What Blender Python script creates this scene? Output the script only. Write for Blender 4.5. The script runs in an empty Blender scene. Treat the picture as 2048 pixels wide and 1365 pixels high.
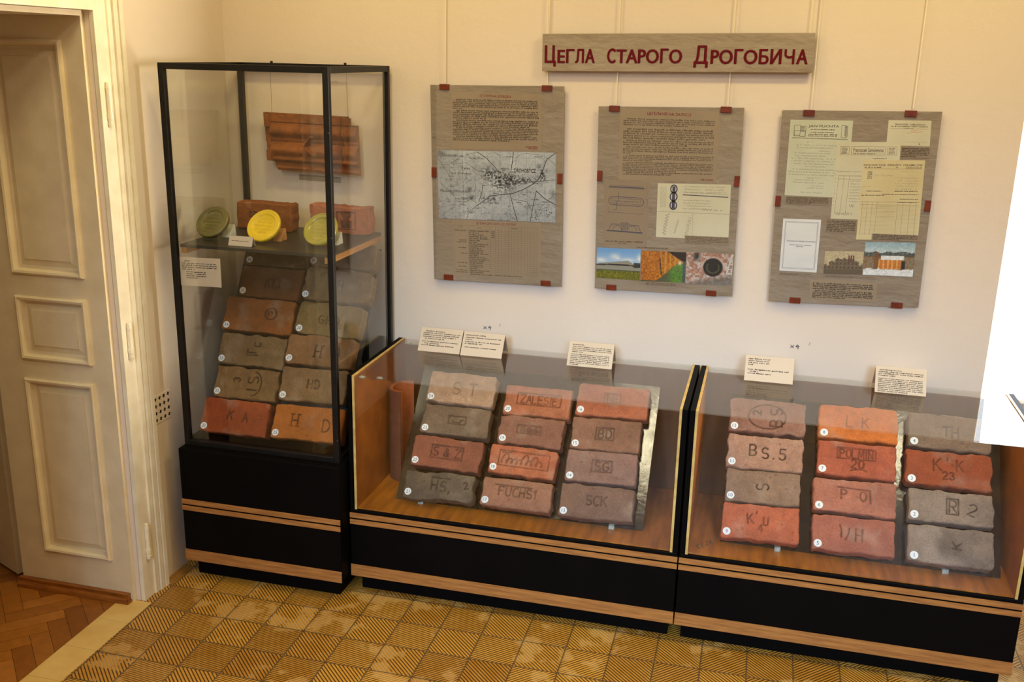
import bpy, math, random
import numpy as np
from mathutils import Matrix, Vector

random.seed(7)
S = bpy.context.scene
COL = S.collection
PI = math.pi

# ------------------------------------------------------------------ camera, world, lights, exposure
cam_d = bpy.data.cameras.new('camera')
cam_d.sensor_width = 36.0
cam_d.lens = 35.244
cam_d.clip_start = 0.05
cam = bpy.data.objects.new('camera', cam_d)
COL.objects.link(cam)
cr = Vector((0.96816867, 0.2494249, 0.02089593))
cu = Vector((-0.08802502, 0.26114585, 0.96127751))
cf = Vector((-0.23430966, 0.93251813, -0.27478886))
cam.matrix_world = Matrix(((cr.x, cu.x, -cf.x, 2.35672), (cr.y, cu.y, -cf.y, -4.10549), (cr.z, cu.z, -cf.z, 2.20057), (0, 0, 0, 1)))
S.camera = cam

w = bpy.data.worlds.new('world')
S.world = w
w.use_nodes = True
w.node_tree.nodes['Background'].inputs[0].default_value = (0.86, 0.93, 1.0, 1)
w.node_tree.nodes['Background'].inputs[1].default_value = 3.0

def area(name, loc, target, sx, sy, power, col, spread=180):
    d = bpy.data.lights.new(name, 'AREA')
    d.shape = 'RECTANGLE'
    d.size, d.size_y, d.energy, d.color = sx, sy, power, col
    d.spread = math.radians(spread)
    o = bpy.data.objects.new(name, d)
    COL.objects.link(o)
    o.location = loc
    v = Vector(target) - Vector(loc)
    o.rotation_euler = v.to_track_quat('-Z', 'Y').to_euler()
    return o

WARM = (1.0, 0.81, 0.28)
area('assumed_lamp_or_fill', (0.9, -1.10, 3.35), (0.9, -1.0, 0), 0.5, 0.2, 14.5, WARM)  # unseen ceiling lamp, assumed from the warm light on the upper wall
area('assumed_lamp_or_fill', (2.9, -1.10, 3.35), (2.9, -1.0, 0), 0.5, 0.2, 19.5, WARM)  # second unseen warm lamp, assumed likewise
area('assumed_lamp_or_fill', (1.63, -2.18, 3.40), (1.63, -2.13, 0), 0.3, 0.8, 15, (1.0, 0.88, 0.64))  # unseen lamp, assumed from the bright streak on the foil board
area('assumed_lamp_or_fill', (3.42, -2.05, 3.40), (3.42, -2.0, 0), 0.3, 0.4, 9, (1.0, 0.88, 0.64))  # unseen lamp, assumed from the foil streak by the window
area('assumed_lamp_or_fill', (0.9, -3.6, 3.40), (0.4, -2.2, 0), 0.5, 0.3, 20, (1.0, 0.84, 0.5))  # added warm fill for the door reveal; no such lamp seen
DAY = (0.48, 0.73, 1.0)
area('window_or_assumed_daylight', (1.5, -6.1, 2.95), (1.45, 0, 0.05), 1.3, 1.4, 13, DAY, 38)  # assumed front daylight: narrow beam added before the windowless front wall
area('window_or_assumed_daylight', (4.0, -6.1, 2.95), (2.9, 0, 0.05), 1.3, 1.4, 14, DAY, 38)  # second added daylight beam, set high; the front wall has no window
area('window_or_assumed_daylight', (4.05, 0.62, 1.75), (3.9, -1.0, 1.2), 1.25, 1.7, 60, (0.86, 0.92, 1.0))  # area light outside the niche window for its daylight
area('niche_bounce_fill', (4.70, 0.32, 1.75), (0, -0.65, 1.95), 0.6, 1.6, 46, (1.0, 0.90, 0.70), 80)  # added area light standing in for bounce off the bright niche reveal

S.view_settings.view_transform = 'Standard'
S.view_settings.look = 'None'
S.view_settings.exposure = 0.0
S.view_settings.gamma = 1.0
S.view_settings.use_curve_mapping = False
try:
    S.cycles.use_denoising = True
    S.cycles.transparent_max_bounces = 24
    S.cycles.max_bounces = 8
    S.cycles.diffuse_bounces = 4
    S.cycles.glossy_bounces = 4
    S.cycles.sample_clamp_indirect = 6.0
    S.cycles.caustics_reflective = False
    S.cycles.caustics_refractive = False
except Exception:
    pass

# ------------------------------------------------------------------ helpers
def lin(c):
    return tuple((v / 255 / 12.92) if v / 255 <= 0.04045 else ((v / 255 + 0.055) / 1.055) ** 2.4 for v in c)

def rgba(c):
    l = lin(c)
    return (l[0], l[1], l[2], 1.0)

class NT:
    def __init__(s, name):
        s.m = bpy.data.materials.new(name)
        s.m.use_nodes = True
        s.t = s.m.node_tree
        s.b = s.t.nodes['Principled BSDF']
    def n(s, typ, **kw):
        nd = s.t.nodes.new(typ)
        for k, v in kw.items():
            setattr(nd, k, v)
        return nd
    def l(s, a, b):
        s.t.links.new(a, b)
    def math(s, op, a, b=None, c=None):
        nd = s.n('ShaderNodeMath', operation=op)
        for i, v in enumerate((a, b, c)):
            if v is None: continue
            if isinstance(v, (int, float)): nd.inputs[i].default_value = v
            else: s.l(v, nd.inputs[i])
        return nd.outputs[0]
    def mix(s, fac, a, b):
        nd = s.n('ShaderNodeMix', data_type='RGBA')
        for i, v in ((0, fac), (6, a), (7, b)):
            if isinstance(v, (int, float)): nd.inputs[i].default_value = v
            elif isinstance(v, tuple): nd.inputs[i].default_value = v
            else: s.l(v, nd.inputs[i])
        return nd.outputs[2]
    def noise(s, scale, detail=4, vec=None, rough=0.55):
        nd = s.n('ShaderNodeTexNoise')
        nd.inputs['Scale'].default_value = scale
        nd.inputs['Detail'].default_value = detail
        nd.inputs['Roughness'].default_value = rough
        if vec is not None: s.l(vec, nd.inputs['Vector'])
        return nd.outputs[0]
    def pos(s, scale=(1, 1, 1)):
        g = s.n('ShaderNodeTexCoord')
        mp = s.n('ShaderNodeMapping')
        mp.inputs['Scale'].default_value = scale
        s.l(g.outputs['Object'], mp.inputs[0])
        return mp.outputs[0]
    def ramp(s, v, lo, hi):
        nd = s.n('ShaderNodeMapRange')
        s.l(v, nd.inputs[0])
        nd.inputs[1].default_value, nd.inputs[2].default_value = lo, hi
        return nd.outputs[0]
    def bump(s, h, strength, dist):
        nd = s.n('ShaderNodeBump')
        nd.inputs['Strength'].default_value = strength
        nd.inputs['Distance'].default_value = dist
        s.l(h, nd.inputs['Height'])
        s.l(nd.outputs[0], s.b.inputs['Normal'])

def mat(name, c, rough=0.6, c2=None, nscale=8, stretch=(1, 1, 1), lo=0.35, hi=0.65, bump=0, bscale=60, bdist=0.002, metal=0, coat=0, spec=0.5):
    k = NT(name)
    k.b.inputs['Roughness'].default_value = rough
    k.b.inputs['Metallic'].default_value = metal
    k.b.inputs['Coat Weight'].default_value = coat
    k.b.inputs['Specular IOR Level'].default_value = spec
    if c2 is None:
        k.b.inputs['Base Color'].default_value = rgba(c)
    else:
        f = k.ramp(k.noise(nscale, 5, k.pos(stretch)), lo, hi)
        k.l(k.mix(f, rgba(c), rgba(c2)), k.b.inputs['Base Color'])
    if bump:
        k.bump(k.noise(bscale, 5, k.pos(stretch)), bump, bdist)
    return k.m

def vmat(name, rough=0.8, bump=0.3, bscale=220, bdist=0.0012, var=0.25, nscale=60, coat=0, spec=0.5):
    """base colour from the mesh colour attribute 'Col', with speckle"""
    k = NT(name)
    a = k.n('ShaderNodeVertexColor', layer_name='Col')
    f = k.ramp(k.noise(nscale, 6, k.pos()), 0.3, 0.75)
    dk = k.n('ShaderNodeMix', data_type='RGBA', blend_type='MULTIPLY')
    dk.inputs[0].default_value = 1
    k.l(a.outputs[0], dk.inputs[6])
    k.l(k.mix(f, (1 - var, 1 - var, 1 - var, 1), (1 + var, 1 + var, 1 + var, 1)), dk.inputs[7])
    k.l(dk.outputs[2], k.b.inputs['Base Color'])
    k.b.inputs['Roughness'].default_value = rough
    k.b.inputs['Coat Weight'].default_value = coat
    k.b.inputs['Specular IOR Level'].default_value = spec
    if bump: k.bump(k.noise(bscale, 5, k.pos()), bump, bdist)
    return k.m

def glass_mat(name, tint=(0.985, 0.992, 0.982)):
    k = NT(name)
    t = k.t
    t.nodes.remove(k.b)
    out = [n for n in t.nodes if n.type == 'OUTPUT_MATERIAL'][0]
    tr = k.n('ShaderNodeBsdfTransparent')
    tr.inputs[0].default_value = (*tint, 1)
    gl = k.n('ShaderNodeBsdfGlossy')
    gl.inputs['Roughness'].default_value = 0.0
    g = k.n('ShaderNodeNewGeometry')
    ior = k.math('SUBTRACT', 1.5, k.math('MULTIPLY', g.outputs['Backfacing'], 1.5 - 1 / 1.5))
    fr = k.n('ShaderNodeFresnel')
    k.l(ior, fr.inputs[0])
    mx = k.n('ShaderNodeMixShader')
    k.l(fr.outputs[0], mx.inputs[0])
    k.l(tr.outputs[0], mx.inputs[1])
    k.l(gl.outputs[0], mx.inputs[2])
    k.l(mx.outputs[0], out.inputs[0])
    return k.m

WL = {}
def wl(o):
    return WL.get(o.name, Vector((0, 0, 0)))

class MB:
    def __init__(s):
        s.v, s.f, s.c = [], [], []
    def add(s, vs, fs, col=None):
        n = len(s.v)
        s.v += [tuple(v) for v in vs]
        s.f += [tuple(i + n for i in f) for f in fs]
        if col is not None: s.c += [col] * len(vs)
        return s
    def box(s, x0, y0, z0, x1, y1, z1):
        vs = [(x, y, z) for x in (x0, x1) for y in (y0, y1) for z in (z0, z1)]
        s.add(vs, [(0, 1, 3, 2), (4, 6, 7, 5), (0, 4, 5, 1), (2, 3, 7, 6), (0, 2, 6, 4), (1, 5, 7, 3)])
        return s
    def obox(s, o, a, b, c):
        """box from corner o along vectors a, b, c"""
        o, a, b, c = (Vector(q) for q in (o, a, b, c))
        vs = [o + a * i + b * j + c * k for i in (0, 1) for j in (0, 1) for k in (0, 1)]
        s.add(vs, [(0, 1, 3, 2), (4, 6, 7, 5), (0, 4, 5, 1), (2, 3, 7, 6), (0, 2, 6, 4), (1, 5, 7, 3)])
        return s
    def quad(s, a, b, c, d, col=None):
        return s.add([a, b, c, d], [(0, 1, 2, 3)], col)
    def cyl(s, p, q, r, n=10, r2=None):
        p, q = Vector(p), Vector(q)
        r2 = r if r2 is None else r2
        d = (q - p).normalized()
        a = d.orthogonal().normalized()
        b = d.cross(a)
        vs = []
        for k in range(n):
            e = a * math.cos(2 * PI * k / n) + b * math.sin(2 * PI * k / n)
            vs += [p + e * r, q + e * r2]
        fs = [(2 * k, 2 * ((k + 1) % n), 2 * ((k + 1) % n) + 1, 2 * k + 1) for k in range(n)]
        fs += [tuple(2 * k for k in reversed(range(n))), tuple(2 * k + 1 for k in range(n))]
        return s.add(vs, fs)
    def lathe(s, prof, M, n=48):
        m = len(prof)
        vs = [M @ Vector((r * math.cos(2 * PI * k / n), r * math.sin(2 * PI * k / n), z)) for k in range(n) for r, z in prof]
        fs = [(k * m + i, k * m + i + 1, ((k + 1) % n) * m + i + 1, ((k + 1) % n) * m + i) for k in range(n) for i in range(m - 1)]
        return s.add(vs, fs)
    def build(s, name, m, parent=None, local=False, smooth=False, bevel=0):
        me = bpy.data.meshes.new(name)
        off = wl(parent) if (parent is not None and not local) else Vector((0, 0, 0))
        me.from_pydata([(v[0] - off.x, v[1] - off.y, v[2] - off.z) for v in s.v], [], s.f)
        me.materials.append(m)
        if s.c and len(s.c) == len(s.v):
            at = me.color_attributes.new('Col', 'FLOAT_COLOR', 'POINT')
            at.data.foreach_set('color', np.array([(c[0], c[1], c[2], 1.0) for c in s.c], dtype=np.float32).ravel())
        if smooth:
            me.polygons.foreach_set('use_smooth', [True] * len(me.polygons))
        me.update()
        o = bpy.data.objects.new(name, me)
        COL.objects.link(o)
        if parent is not None:
            o.parent = parent
            if not local: WL[o.name] = off
        if bevel:
            b = o.modifiers.new('bevel', 'BEVEL')
            b.width, b.segments, b.limit_method = bevel, 2, 'ANGLE'
        return o

def tag(o, label, cat, group=None):
    o['label'], o['category'] = label, cat
    if group: o['group'] = group
    return o

def thing(name, label, cat, loc, group=None):
    o = bpy.data.objects.new(name, None)
    o.empty_display_size = 0.1
    COL.objects.link(o)
    o.location = loc
    WL[o.name] = Vector(loc)
    return tag(o, label, cat, group)

def struct(o):
    o['kind'] = 'structure'
    return o

_tc = {}
def text_geo(body, bold=0.0, res=2):
    """mesh of a line of text, bounding box scaled to 0..1 x 0..1, plus its aspect"""
    key = (body, bold, res)
    if key not in _tc:
        c = bpy.data.curves.new('txt', 'FONT')
        c.body = body
        c.offset = bold
        c.resolution_u = res
        o = bpy.data.objects.new('txt', c)
        COL.objects.link(o)
        dg = bpy.context.evaluated_depsgraph_get()
        e = o.evaluated_get(dg)
        me = e.to_mesh()
        v = np.array([x.co[:2] for x in me.vertices])
        f = [tuple(p.vertices) for p in me.polygons]
        e.to_mesh_clear()
        bpy.data.objects.remove(o)
        bpy.data.curves.remove(c)
        lo, hi = v.min(0), v.max(0)
        _tc[key] = ((v - lo) / (hi - lo), f, (hi - lo)[0] / (hi - lo)[1])
    return _tc[key]

# value noise
def vnoise(x, y, z, seed=0):
    xi, yi, zi = np.floor(x).astype(np.int64), np.floor(y).astype(np.int64), np.floor(z).astype(np.int64)
    xf, yf, zf = x - xi, y - yi, z - zi
    sx, sy, sz = (q * q * (3 - 2 * q) for q in (xf, yf, zf))
    def h(a, b, c):
        n = (a * 374761393 + b * 668265263 + c * 2147483647 + seed * 1274126177) & 0xFFFFFFFF
        n = ((n ^ (n >> 13)) * 1274126177) & 0xFFFFFFFF
        n = n ^ (n >> 16)
        return (n & 0xFFFF) / 65535.0 * 2 - 1
    r = 0
    for a in (0, 1):
        for b in (0, 1):
            for c in (0, 1):
                r = r + h(xi + a, yi + b, zi + c) * (sx if a else 1 - sx) * (sy if b else 1 - sy) * (sz if c else 1 - sz)
    return r

def fbm(x, y, z, seed=0, oct=3):
    r, a = 0, 1.0
    for k in range(oct):
        r = r + a * vnoise(x * 2 ** k, y * 2 ** k, z * 2 ** k, seed + 17 * k)
        a *= 0.5
    return r

# ------------------------------------------------------------------ materials
def wall_material():
    k = NT('wall_plaster')
    p = k.pos()
    f = k.ramp(k.noise(1.3, 4, p), 0.3, 0.7)
    k.l(k.mix(f, rgba((226, 211, 198)), rgba((222, 206, 191))), k.b.inputs['Base Color'])
    k.b.inputs['Roughness'].default_value = 0.75
    k.b.inputs['Specular IOR Level'].default_value = 0.25
    h = k.math('ADD', k.noise(22, 5, p), k.math('MULTIPLY', k.noise(140, 3, p), 0.12))
    k.bump(h, 0.16, 0.010)
    return k.m

def tile_material():
    k = NT('ribbed_floor_tiles')
    T, gx, gy = 0.17, 1.0754, -0.7552
    tc = k.n('ShaderNodeTexCoord')
    mp = k.n('ShaderNodeMapping', vector_type='TEXTURE')
    mp.inputs['Location'].default_value = (gx, gy, 0)
    mp.inputs['Rotation'].default_value = (0, 0, 0.0065)
    mp.inputs['Scale'].default_value = (T, T, 1)
    k.l(tc.outputs['Object'], mp.inputs[0])
    sp = k.n('ShaderNodeSeparateXYZ')
    k.l(mp.outputs[0], sp.inputs[0])
    u, v = sp.outputs[0], sp.outputs[1]
    iu, iv = k.math('FLOOR', u), k.math('FLOOR', v)
    fu, fv = k.math('FRACT', u), k.math('FRACT', v)
    par = k.math('FLOORED_MODULO', k.math('ADD', iu, iv), 2.0)
    sA, sB = k.math('SUBTRACT', fu, fv), k.math('ADD', fu, fv)
    s = k.math('ADD', k.math('MULTIPLY', sA, par), k.math('MULTIPLY', sB, k.math('SUBTRACT', 1.0, par)))
    tri = k.math('PINGPONG', k.math('MULTIPLY', s, 10.0), 0.5)          # 0 groove .. 0.5 ridge
    groove = k.ramp(tri, 0.22, 0.12)
    eu = k.math('MINIMUM', fu, k.math('SUBTRACT', 1.0, fu))
    ev = k.math('MINIMUM', fv, k.math('SUBTRACT', 1.0, fv))
    e = k.math('MINIMUM', eu, ev)
    grout = k.ramp(e, 0.022, 0.012)
    # per tile random
    cb = k.n('ShaderNodeCombineXYZ')
    k.l(iu, cb.inputs[0]); k.l(iv, cb.inputs[1])
    wn = k.n('ShaderNodeTexWhiteNoise', noise_dimensions='3D')
    k.l(cb.outputs[0], wn.inputs['Vector'])
    rnd = wn.outputs['Value']
    pw = k.pos()
    big = k.ramp(k.noise(3.0, 5, pw), 0.36, 0.64)
    mid = k.ramp(k.noise(14, 5, pw), 0.38, 0.62)
    base = k.mix(rnd, rgba((198, 142, 52)), rgba((168, 112, 32)))
    base = k.mix(k.math('MULTIPLY', mid, 0.3), base, rgba((206, 158, 84)))
    gcol = k.mix(k.ramp(k.math('ADD', big, k.math('MULTIPLY', k.math('SUBTRACT', mid, 0.5), 0.5)), 0.74, 0.90), rgba((48, 26, 8)), rgba((176, 150, 112)))
    c = k.mix(k.math('MULTIPLY', groove, 0.95), base, gcol)
    c = k.mix(k.math('MULTIPLY', grout, 0.85), c, rgba((84, 66, 44)))
    k.l(c, k.b.inputs['Base Color'])
    k.b.inputs['Roughness'].default_value = 0.33
    h = k.math('SUBTRACT', k.math('MULTIPLY', k.ramp(tri, 0.05, 0.3), 1.0), k.math('MULTIPLY', grout, 1.0))
    k.bump(h, 0.6, 0.002)
    return k.m

M = dict(
    wall=wall_material(), tiles=tile_material(),
    ceiling=mat('ceiling_white', (232, 226, 214), 0.9),
    white=mat('white_gloss_paint', (240, 232, 212), 0.38, (230, 219, 196), 14, bump=0.12, bscale=40, bdist=0.002),
    door=mat('door_cream_paint', (230, 214, 184), 0.36, (220, 203, 172), 10, bump=0.10, bscale=50, bdist=0.0015),
    niche=mat('niche_white_paint', (238, 236, 230), 0.6),
    black=mat('black_laminate', (8, 6, 6), 0.55, (11, 8, 7), 6, spec=0.05),
    steel=mat('black_painted_steel', (12, 10, 9), 0.45, (20, 16, 13), 30, bump=0.1, bscale=200, bdist=0.001, spec=0.3),
    stripe=mat('oak_strip', (176, 118, 60), 0.5, (142, 90, 42), 5, stretch=(2.0, 30, 30)),
    wood=mat('orange_plywood', (172, 100, 28), 0.45, (140, 76, 18), 5, stretch=(10, 1.5, 1.5)),
    woodfloor=mat('varnished_board', (186, 112, 32), 0.35, (140, 78, 18), 4, stretch=(9, 1.2, 9)),
    woodback=mat('brown_hardboard', (112, 74, 46), 0.5, (92, 58, 34), 4, stretch=(6, 6, 1)),
    edge=mat('pale_edge_strip', (206, 176, 106), 0.5, (184, 150, 84), 30),
    batten=mat('pine_batten', (190, 134, 72), 0.6, (164, 110, 52), 6, stretch=(20, 2, 20)),
    shelf=mat('grey_shelf_board', (52, 48, 40), 0.42, (38, 36, 30), 8, bump=0.08, bscale=30),
    foil=mat('dark_foil_sheet', (80, 79, 76), 0.10, (66, 65, 62), 20, bump=0.13, bscale=60, bdist=0.004, metal=1.0),
    darkboard=mat('dark_backing_board', (40, 37, 32), 0.6, (30, 27, 24), 9),
    glass=glass_mat('clear_glass'),
    pane=glass_mat('clip_frame_glass', (0.985, 0.985, 0.98)),
    kraft=mat('kraft_paper', (153, 137, 119), 0.55, (145, 129, 111), 3, stretch=(1, 1, 2), bump=0.9, bscale=3.2, bdist=0.03),
    sheet=mat('tan_printed_paper', (162, 143, 120), 0.7, (154, 135, 112), 5),
    slip=mat('caption_paper', (150, 131, 110), 0.7),
    letterpaper=mat('old_letter_paper', (220, 214, 190), 0.75, (210, 203, 174), 6),
    yellowpaper=mat('aged_invoice_paper', (226, 213, 174), 0.75, (214, 197, 150), 5),
    greenpaper=mat('pale_green_letter_paper', (212, 213, 192), 0.75, (203, 204, 180), 6),
    whitepaper=mat('white_paper', (238, 238, 240), 0.7, (226, 226, 230), 4, stretch=(1, 1, 3)),
    card=mat('cream_card', (208, 190, 170), 0.7),
    ink=mat('faded_ink', (96, 82, 66), 0.8),
    mapink=mat('grey_map_ink', (96, 100, 104), 0.8),
    inkdark=mat('dark_ink', (52, 44, 40), 0.8),
    inkblue=mat('blue_pen_ink', (70, 72, 96), 0.8),
    inkpale=mat('pale_ruling_ink', (150, 138, 110), 0.8),
    inkred=mat('dark_red_ink', (128, 30, 34), 0.7),
    pencilred=mat('red_pencil', (214, 110, 96), 0.8),
    signred=mat('claret_lettering', (98, 4, 20), 0.8, spec=0.2),
    clip=mat('brown_plastic_clip', (116, 48, 20), 0.35, (96, 38, 16), 40, spec=0.3),
    cord=mat('white_cord', (236, 226, 204), 0.7),
    wire=mat('thin_wire', (70, 62, 50), 0.5),
    sticker=mat('white_sticker', (236, 236, 238), 0.6),
    number=mat('sticker_ink', (52, 56, 96), 0.8),
    brick=vmat('fired_brick', 0.88, 0.6, 300, 0.002, 0.20, 150, spec=0.25),
    glaze=vmat('glossy_glaze', 0.18, 0.05, 60, 0.001, 0.10, 30, coat=0.8),
    tile=vmat('roof_tile_clay', 0.75, 0.3, 160, 0.001, 0.15, 40, spec=0.3),
    photo=vmat('printed_photo', 0.4, 0, var=0.0),
    clear=mat('clear_plastic', (196, 200, 192), 0.12, (150, 156, 148), 90, bump=0.5, bscale=120),
    plaster=mat('white_plaster_block', (214, 210, 196), 0.8, (196, 190, 172), 40, bump=0.3, bscale=90),
    parquet=vmat('herringbone_parquet', 0.38, 0.1, 50, 0.001, 0.15, 25),
    threshold=mat('pale_yellow_tile', (222, 186, 116), 0.35, (208, 168, 98), 7),
    dark=mat('dark_hole', (18, 14, 10), 0.9),
    pencil=mat('pencil_grey', (120, 112, 118), 0.9),
)

# ------------------------------------------------------------------ room shell
WR = 3.242            # the back wall ends here: window niche beyond
b = MB()
b.box(-0.6, 0, -0.02, WR, 0.5, 3.7)
wall_back = struct(b.build('wall_back', M['wall']))
struct(MB().box(WR, 0.0, 2.75, 4.85, 0.5, 3.7).box(4.85, 0, -0.02, 5.7, 0.5, 3.7).build('wall_back_niche', M['niche']))
struct(MB().box(WR, 0.36, -0.02, 4.85, 0.5, 0.86).build('wall_niche', M['niche']))
struct(MB().box(5.6, -6.5, -0.02, 5.75, 0.0, 3.7).build('wall_right', M['wall']))
struct(MB().box(-0.6, -6.65, -0.02, 5.75, -6.5, 3.7).build('wall_front', M['wall']))
struct(MB().box(-3.2, -6.65, 3.7, 5.75, 0.5, 3.85).build('ceiling', M['ceiling']))
# left wall with a doorway
DY0, DY1, DZ = -2.05, -0.905, 2.32
b = MB()
b.box(-0.55, DY1, -0.02, 0, 0.0, 3.7).box(-0.55, -6.5, -0.02, 0, DY0, 3.7).box(-0.55, DY0, DZ, 0, DY1, 3.7)
struct(b.build('wall_left', M['wall']))
# the next room
b = MB()
b.box(-3.2, -6.5, -0.02, -3.05, 0.5, 3.7).box(-3.05, 0.35, -0.02, -0.6, 0.5, 3.7).box(-3.05, -4.6, -0.02, -0.55, -4.45, 3.7)
struct(b.build('wall_next_room', M['wall']))
# floors
struct(MB().box(-0.02, -6.5, -0.03, 5.7, 0.4, 0.0).build('floor', M['tiles']))
def parquet():
    mb = MB()
    W_, L_ = 0.07, 0.28
    rnd = random.Random(3)
    c45 = math.cos(PI / 4)
    def put(x, y, dx, dy):
        g = 0.0007
        col = rnd.choice([(150, 92, 36), (136, 80, 28), (164, 104, 44), (126, 72, 26), (156, 96, 34)])
        cl = lin(col)
        ps = [(x + g, y + g), (x + dx - g, y + g), (x + dx - g, y + dy - g), (x + g, y + dy - g)]
        q = [((p[0] - p[1]) * c45, (p[0] + p[1]) * c45) for p in ps]
        cx = sum(p[0] for p in q) / 4; cy = sum(p[1] for p in q) / 4
        cx -= 1.2; cy -= 1.4
        if cx < -1.9 or cx > 0.35 or cy < -2.9 or cy > 0.35: return
        vs = [(p[0] - 1.2, p[1] - 1.4, 0.0) for p in q]
        lim, out = -0.086, []
        for k in range(4):
            p, q_ = vs[k], vs[(k + 1) % 4]
            if p[0] <= lim: out.append(p)
            if (p[0] - lim) * (q_[0] - lim) < 0:
                t = (lim - p[0]) / (q_[0] - p[0])
                out.append((lim, p[1] + t * (q_[1] - p[1]), 0.0))
        if len(out) < 3: return
        mb.add(out, [tuple(range(len(out)))], cl)
    n = int(L_ / W_)
    for i in range(-60, 60):
        for j in range(-14, 14):
            x = i * W_ + j * L_; y = i * W_ - j * L_
            put(x, y, L_, W_)
            put(x, y + W_, W_, L_)
    return mb.build('floor_parquet', M['parquet'])
struct(parquet())
struct(MB().box(-3.05, -4.5, -0.03, -0.02, 0.36, -0.002).build('floor_subfloor', M['dark']))
b = MB()
y = -0.912
ws = [0.162, 0.198, 0.20, 0.20, 0.20, 0.20]
for k, d in enumerate(ws):
    b.box(-0.088, y - d + 0.0015, -0.02, 0.051, y, 0.0015)
    y -= d
struct(b.build('trim_1', M['threshold'], bevel=0.0006))

# window niche
def window_unit():
    mb = MB()
    x0, x1, z0, z1, yy = WR + 0.02, 4.83, 0.88, 2.73, 0.40
    for a, c in ((x0, x0 + 0.07), (x1 - 0.07, x1), ((x0 + x1) / 2 - 0.045, (x0 + x1) / 2 + 0.045)):
        mb.box(a, yy, z0, c, yy + 0.06, z1)
    xm = (x0 + x1) / 2
    for a, c in ((z0, z0 + 0.08), (z1 - 0.08, z1), (2.0, 2.09)):
        mb.box(x0 + 0.07, yy + 0.004, a, xm - 0.045, yy + 0.056, c)
        mb.box(xm + 0.045, yy + 0.004, a, x1 - 0.07, yy + 0.056, c)
    fr = struct(mb.build('window_1', M['niche'], bevel=0.004))
    MB().box(x0 + 0.07, yy + 0.03, z0 + 0.08, xm - 0.045, yy + 0.034, 2.0).box(xm + 0.045, yy + 0.03, z0 + 0.08, x1 - 0.07, yy + 0.034, 2.0).box(x0 + 0.07, yy + 0.03, 2.09, xm - 0.045, yy + 0.034, z1 - 0.08).box(xm + 0.045, yy + 0.03, 2.09, x1 - 0.07, yy + 0.034, z1 - 0.08).build('window_glass', M['pane'], fr)
    MB().box(WR + 0.002, 0.20, 0.86, 4.848, 0.40, 0.88).build('window_sill', M['niche'], fr, bevel=0.004)
window_unit()

# door casing, reveal, hinges
def casing():
    mb = MB()
    prof = [(0.0, 0.0, 0.022), (0.022, 0.030, 0.030), (0.050, 0.0, 0.0)]
    # right jamb board: steps across y (from the outer edge inwards)
    bands = [(-0.755, -0.777, 0.034), (-0.777, -0.783, 0.026), (-0.783, -0.806, 0.031), (-0.806, -0.812, 0.020), (-0.812, -0.835, 0.025), (-0.835, -0.905, 0.018)]
    for a, c, t in bands:
        mb.box(-0.001, c, 0, t, a, 2.32 + (c + 0.905))
    for a, c, t in bands:   # head and far side
        za, zc = 2.32 + (a + 0.905), 2.32 + (c + 0.905)
        mb.box(-0.001, DY0 - (a + 0.905), zc, t, a, za)
        mb.box(-0.001, DY0 - (a + 0.905), 0, t, DY0 - (c + 0.905), zc)
    o = mb.build('trim_2', M['white'])
    for z0, z1 in ((1.916, 2.075), (1.032, 1.18), (0.177, 0.333)):
        h = MB()
        h.cyl((0.026, -0.868, z0 + 0.045), (0.026, -0.868, z1 - 0.012), 0.0095, 14)
        h.cyl((0.026, -0.868, z1 - 0.022), (0.026, -0.868, z1), 0.0105, 14, 0.007)
        h.cyl((0.026, -0.868, z0 + 0.03), (0.026, -0.868, z0 + 0.046), 0.0115, 14)
        h.cyl((0.026, -0.868, z0 + 0.012), (0.026, -0.868, z0 + 0.03), 0.0075, 14, 0.0105)
        h.cyl((0.026, -0.868, z0), (0.026, -0.868, z0 + 0.014), 0.008, 14, 0.011)
        h.build('hinge', M['white'], o, smooth=False)
    return struct(o)
casing()

def raised_panel(mb, x0, x1, z0, z1, y, sgn=-1):
    """moulded frame and raised field on a board whose face is at y (viewer at -y)"""
    def ring(pa, pb):
        (i0, d0), (i1, d1) = pa, pb
        A = [(x0 + i0, z0 + i0), (x1 - i0, z0 + i0), (x1 - i0, z1 - i0), (x0 + i0, z1 - i0)]
        B = [(x0 + i1, z0 + i1), (x1 - i1, z0 + i1), (x1 - i1, z1 - i1), (x0 + i1, z1 - i1)]
        for k in range(4):
            a, c = A[k], A[(k + 1) % 4]
            e, g = B[(k + 1) % 4], B[k]
            mb.quad((a[0], y + sgn * d0, a[1]), (c[0], y + sgn * d0, c[1]), (e[0], y + sgn * d1, e[1]), (g[0], y + sgn * d1, g[1]))
    prof = [(-0.001, 0.0), (-0.001, 0.012), (0.006, 0.017), (0.014, 0.015), (0.020, 0.008), (0.024, -0.012), (0.030, -0.014), (0.056, -0.004), (0.058, 0.001)]
    for a, c in zip(prof[:-1], prof[1:]): ring(a, c)
    i, d = prof[-1]
    mb.quad((x0 + i, y + sgn * d, z0 + i), (x1 - i, y + sgn * d, z0 + i), (x1 - i, y + sgn * d, z1 - i), (x0 + i, y + sgn * d, z1 - i))

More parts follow.
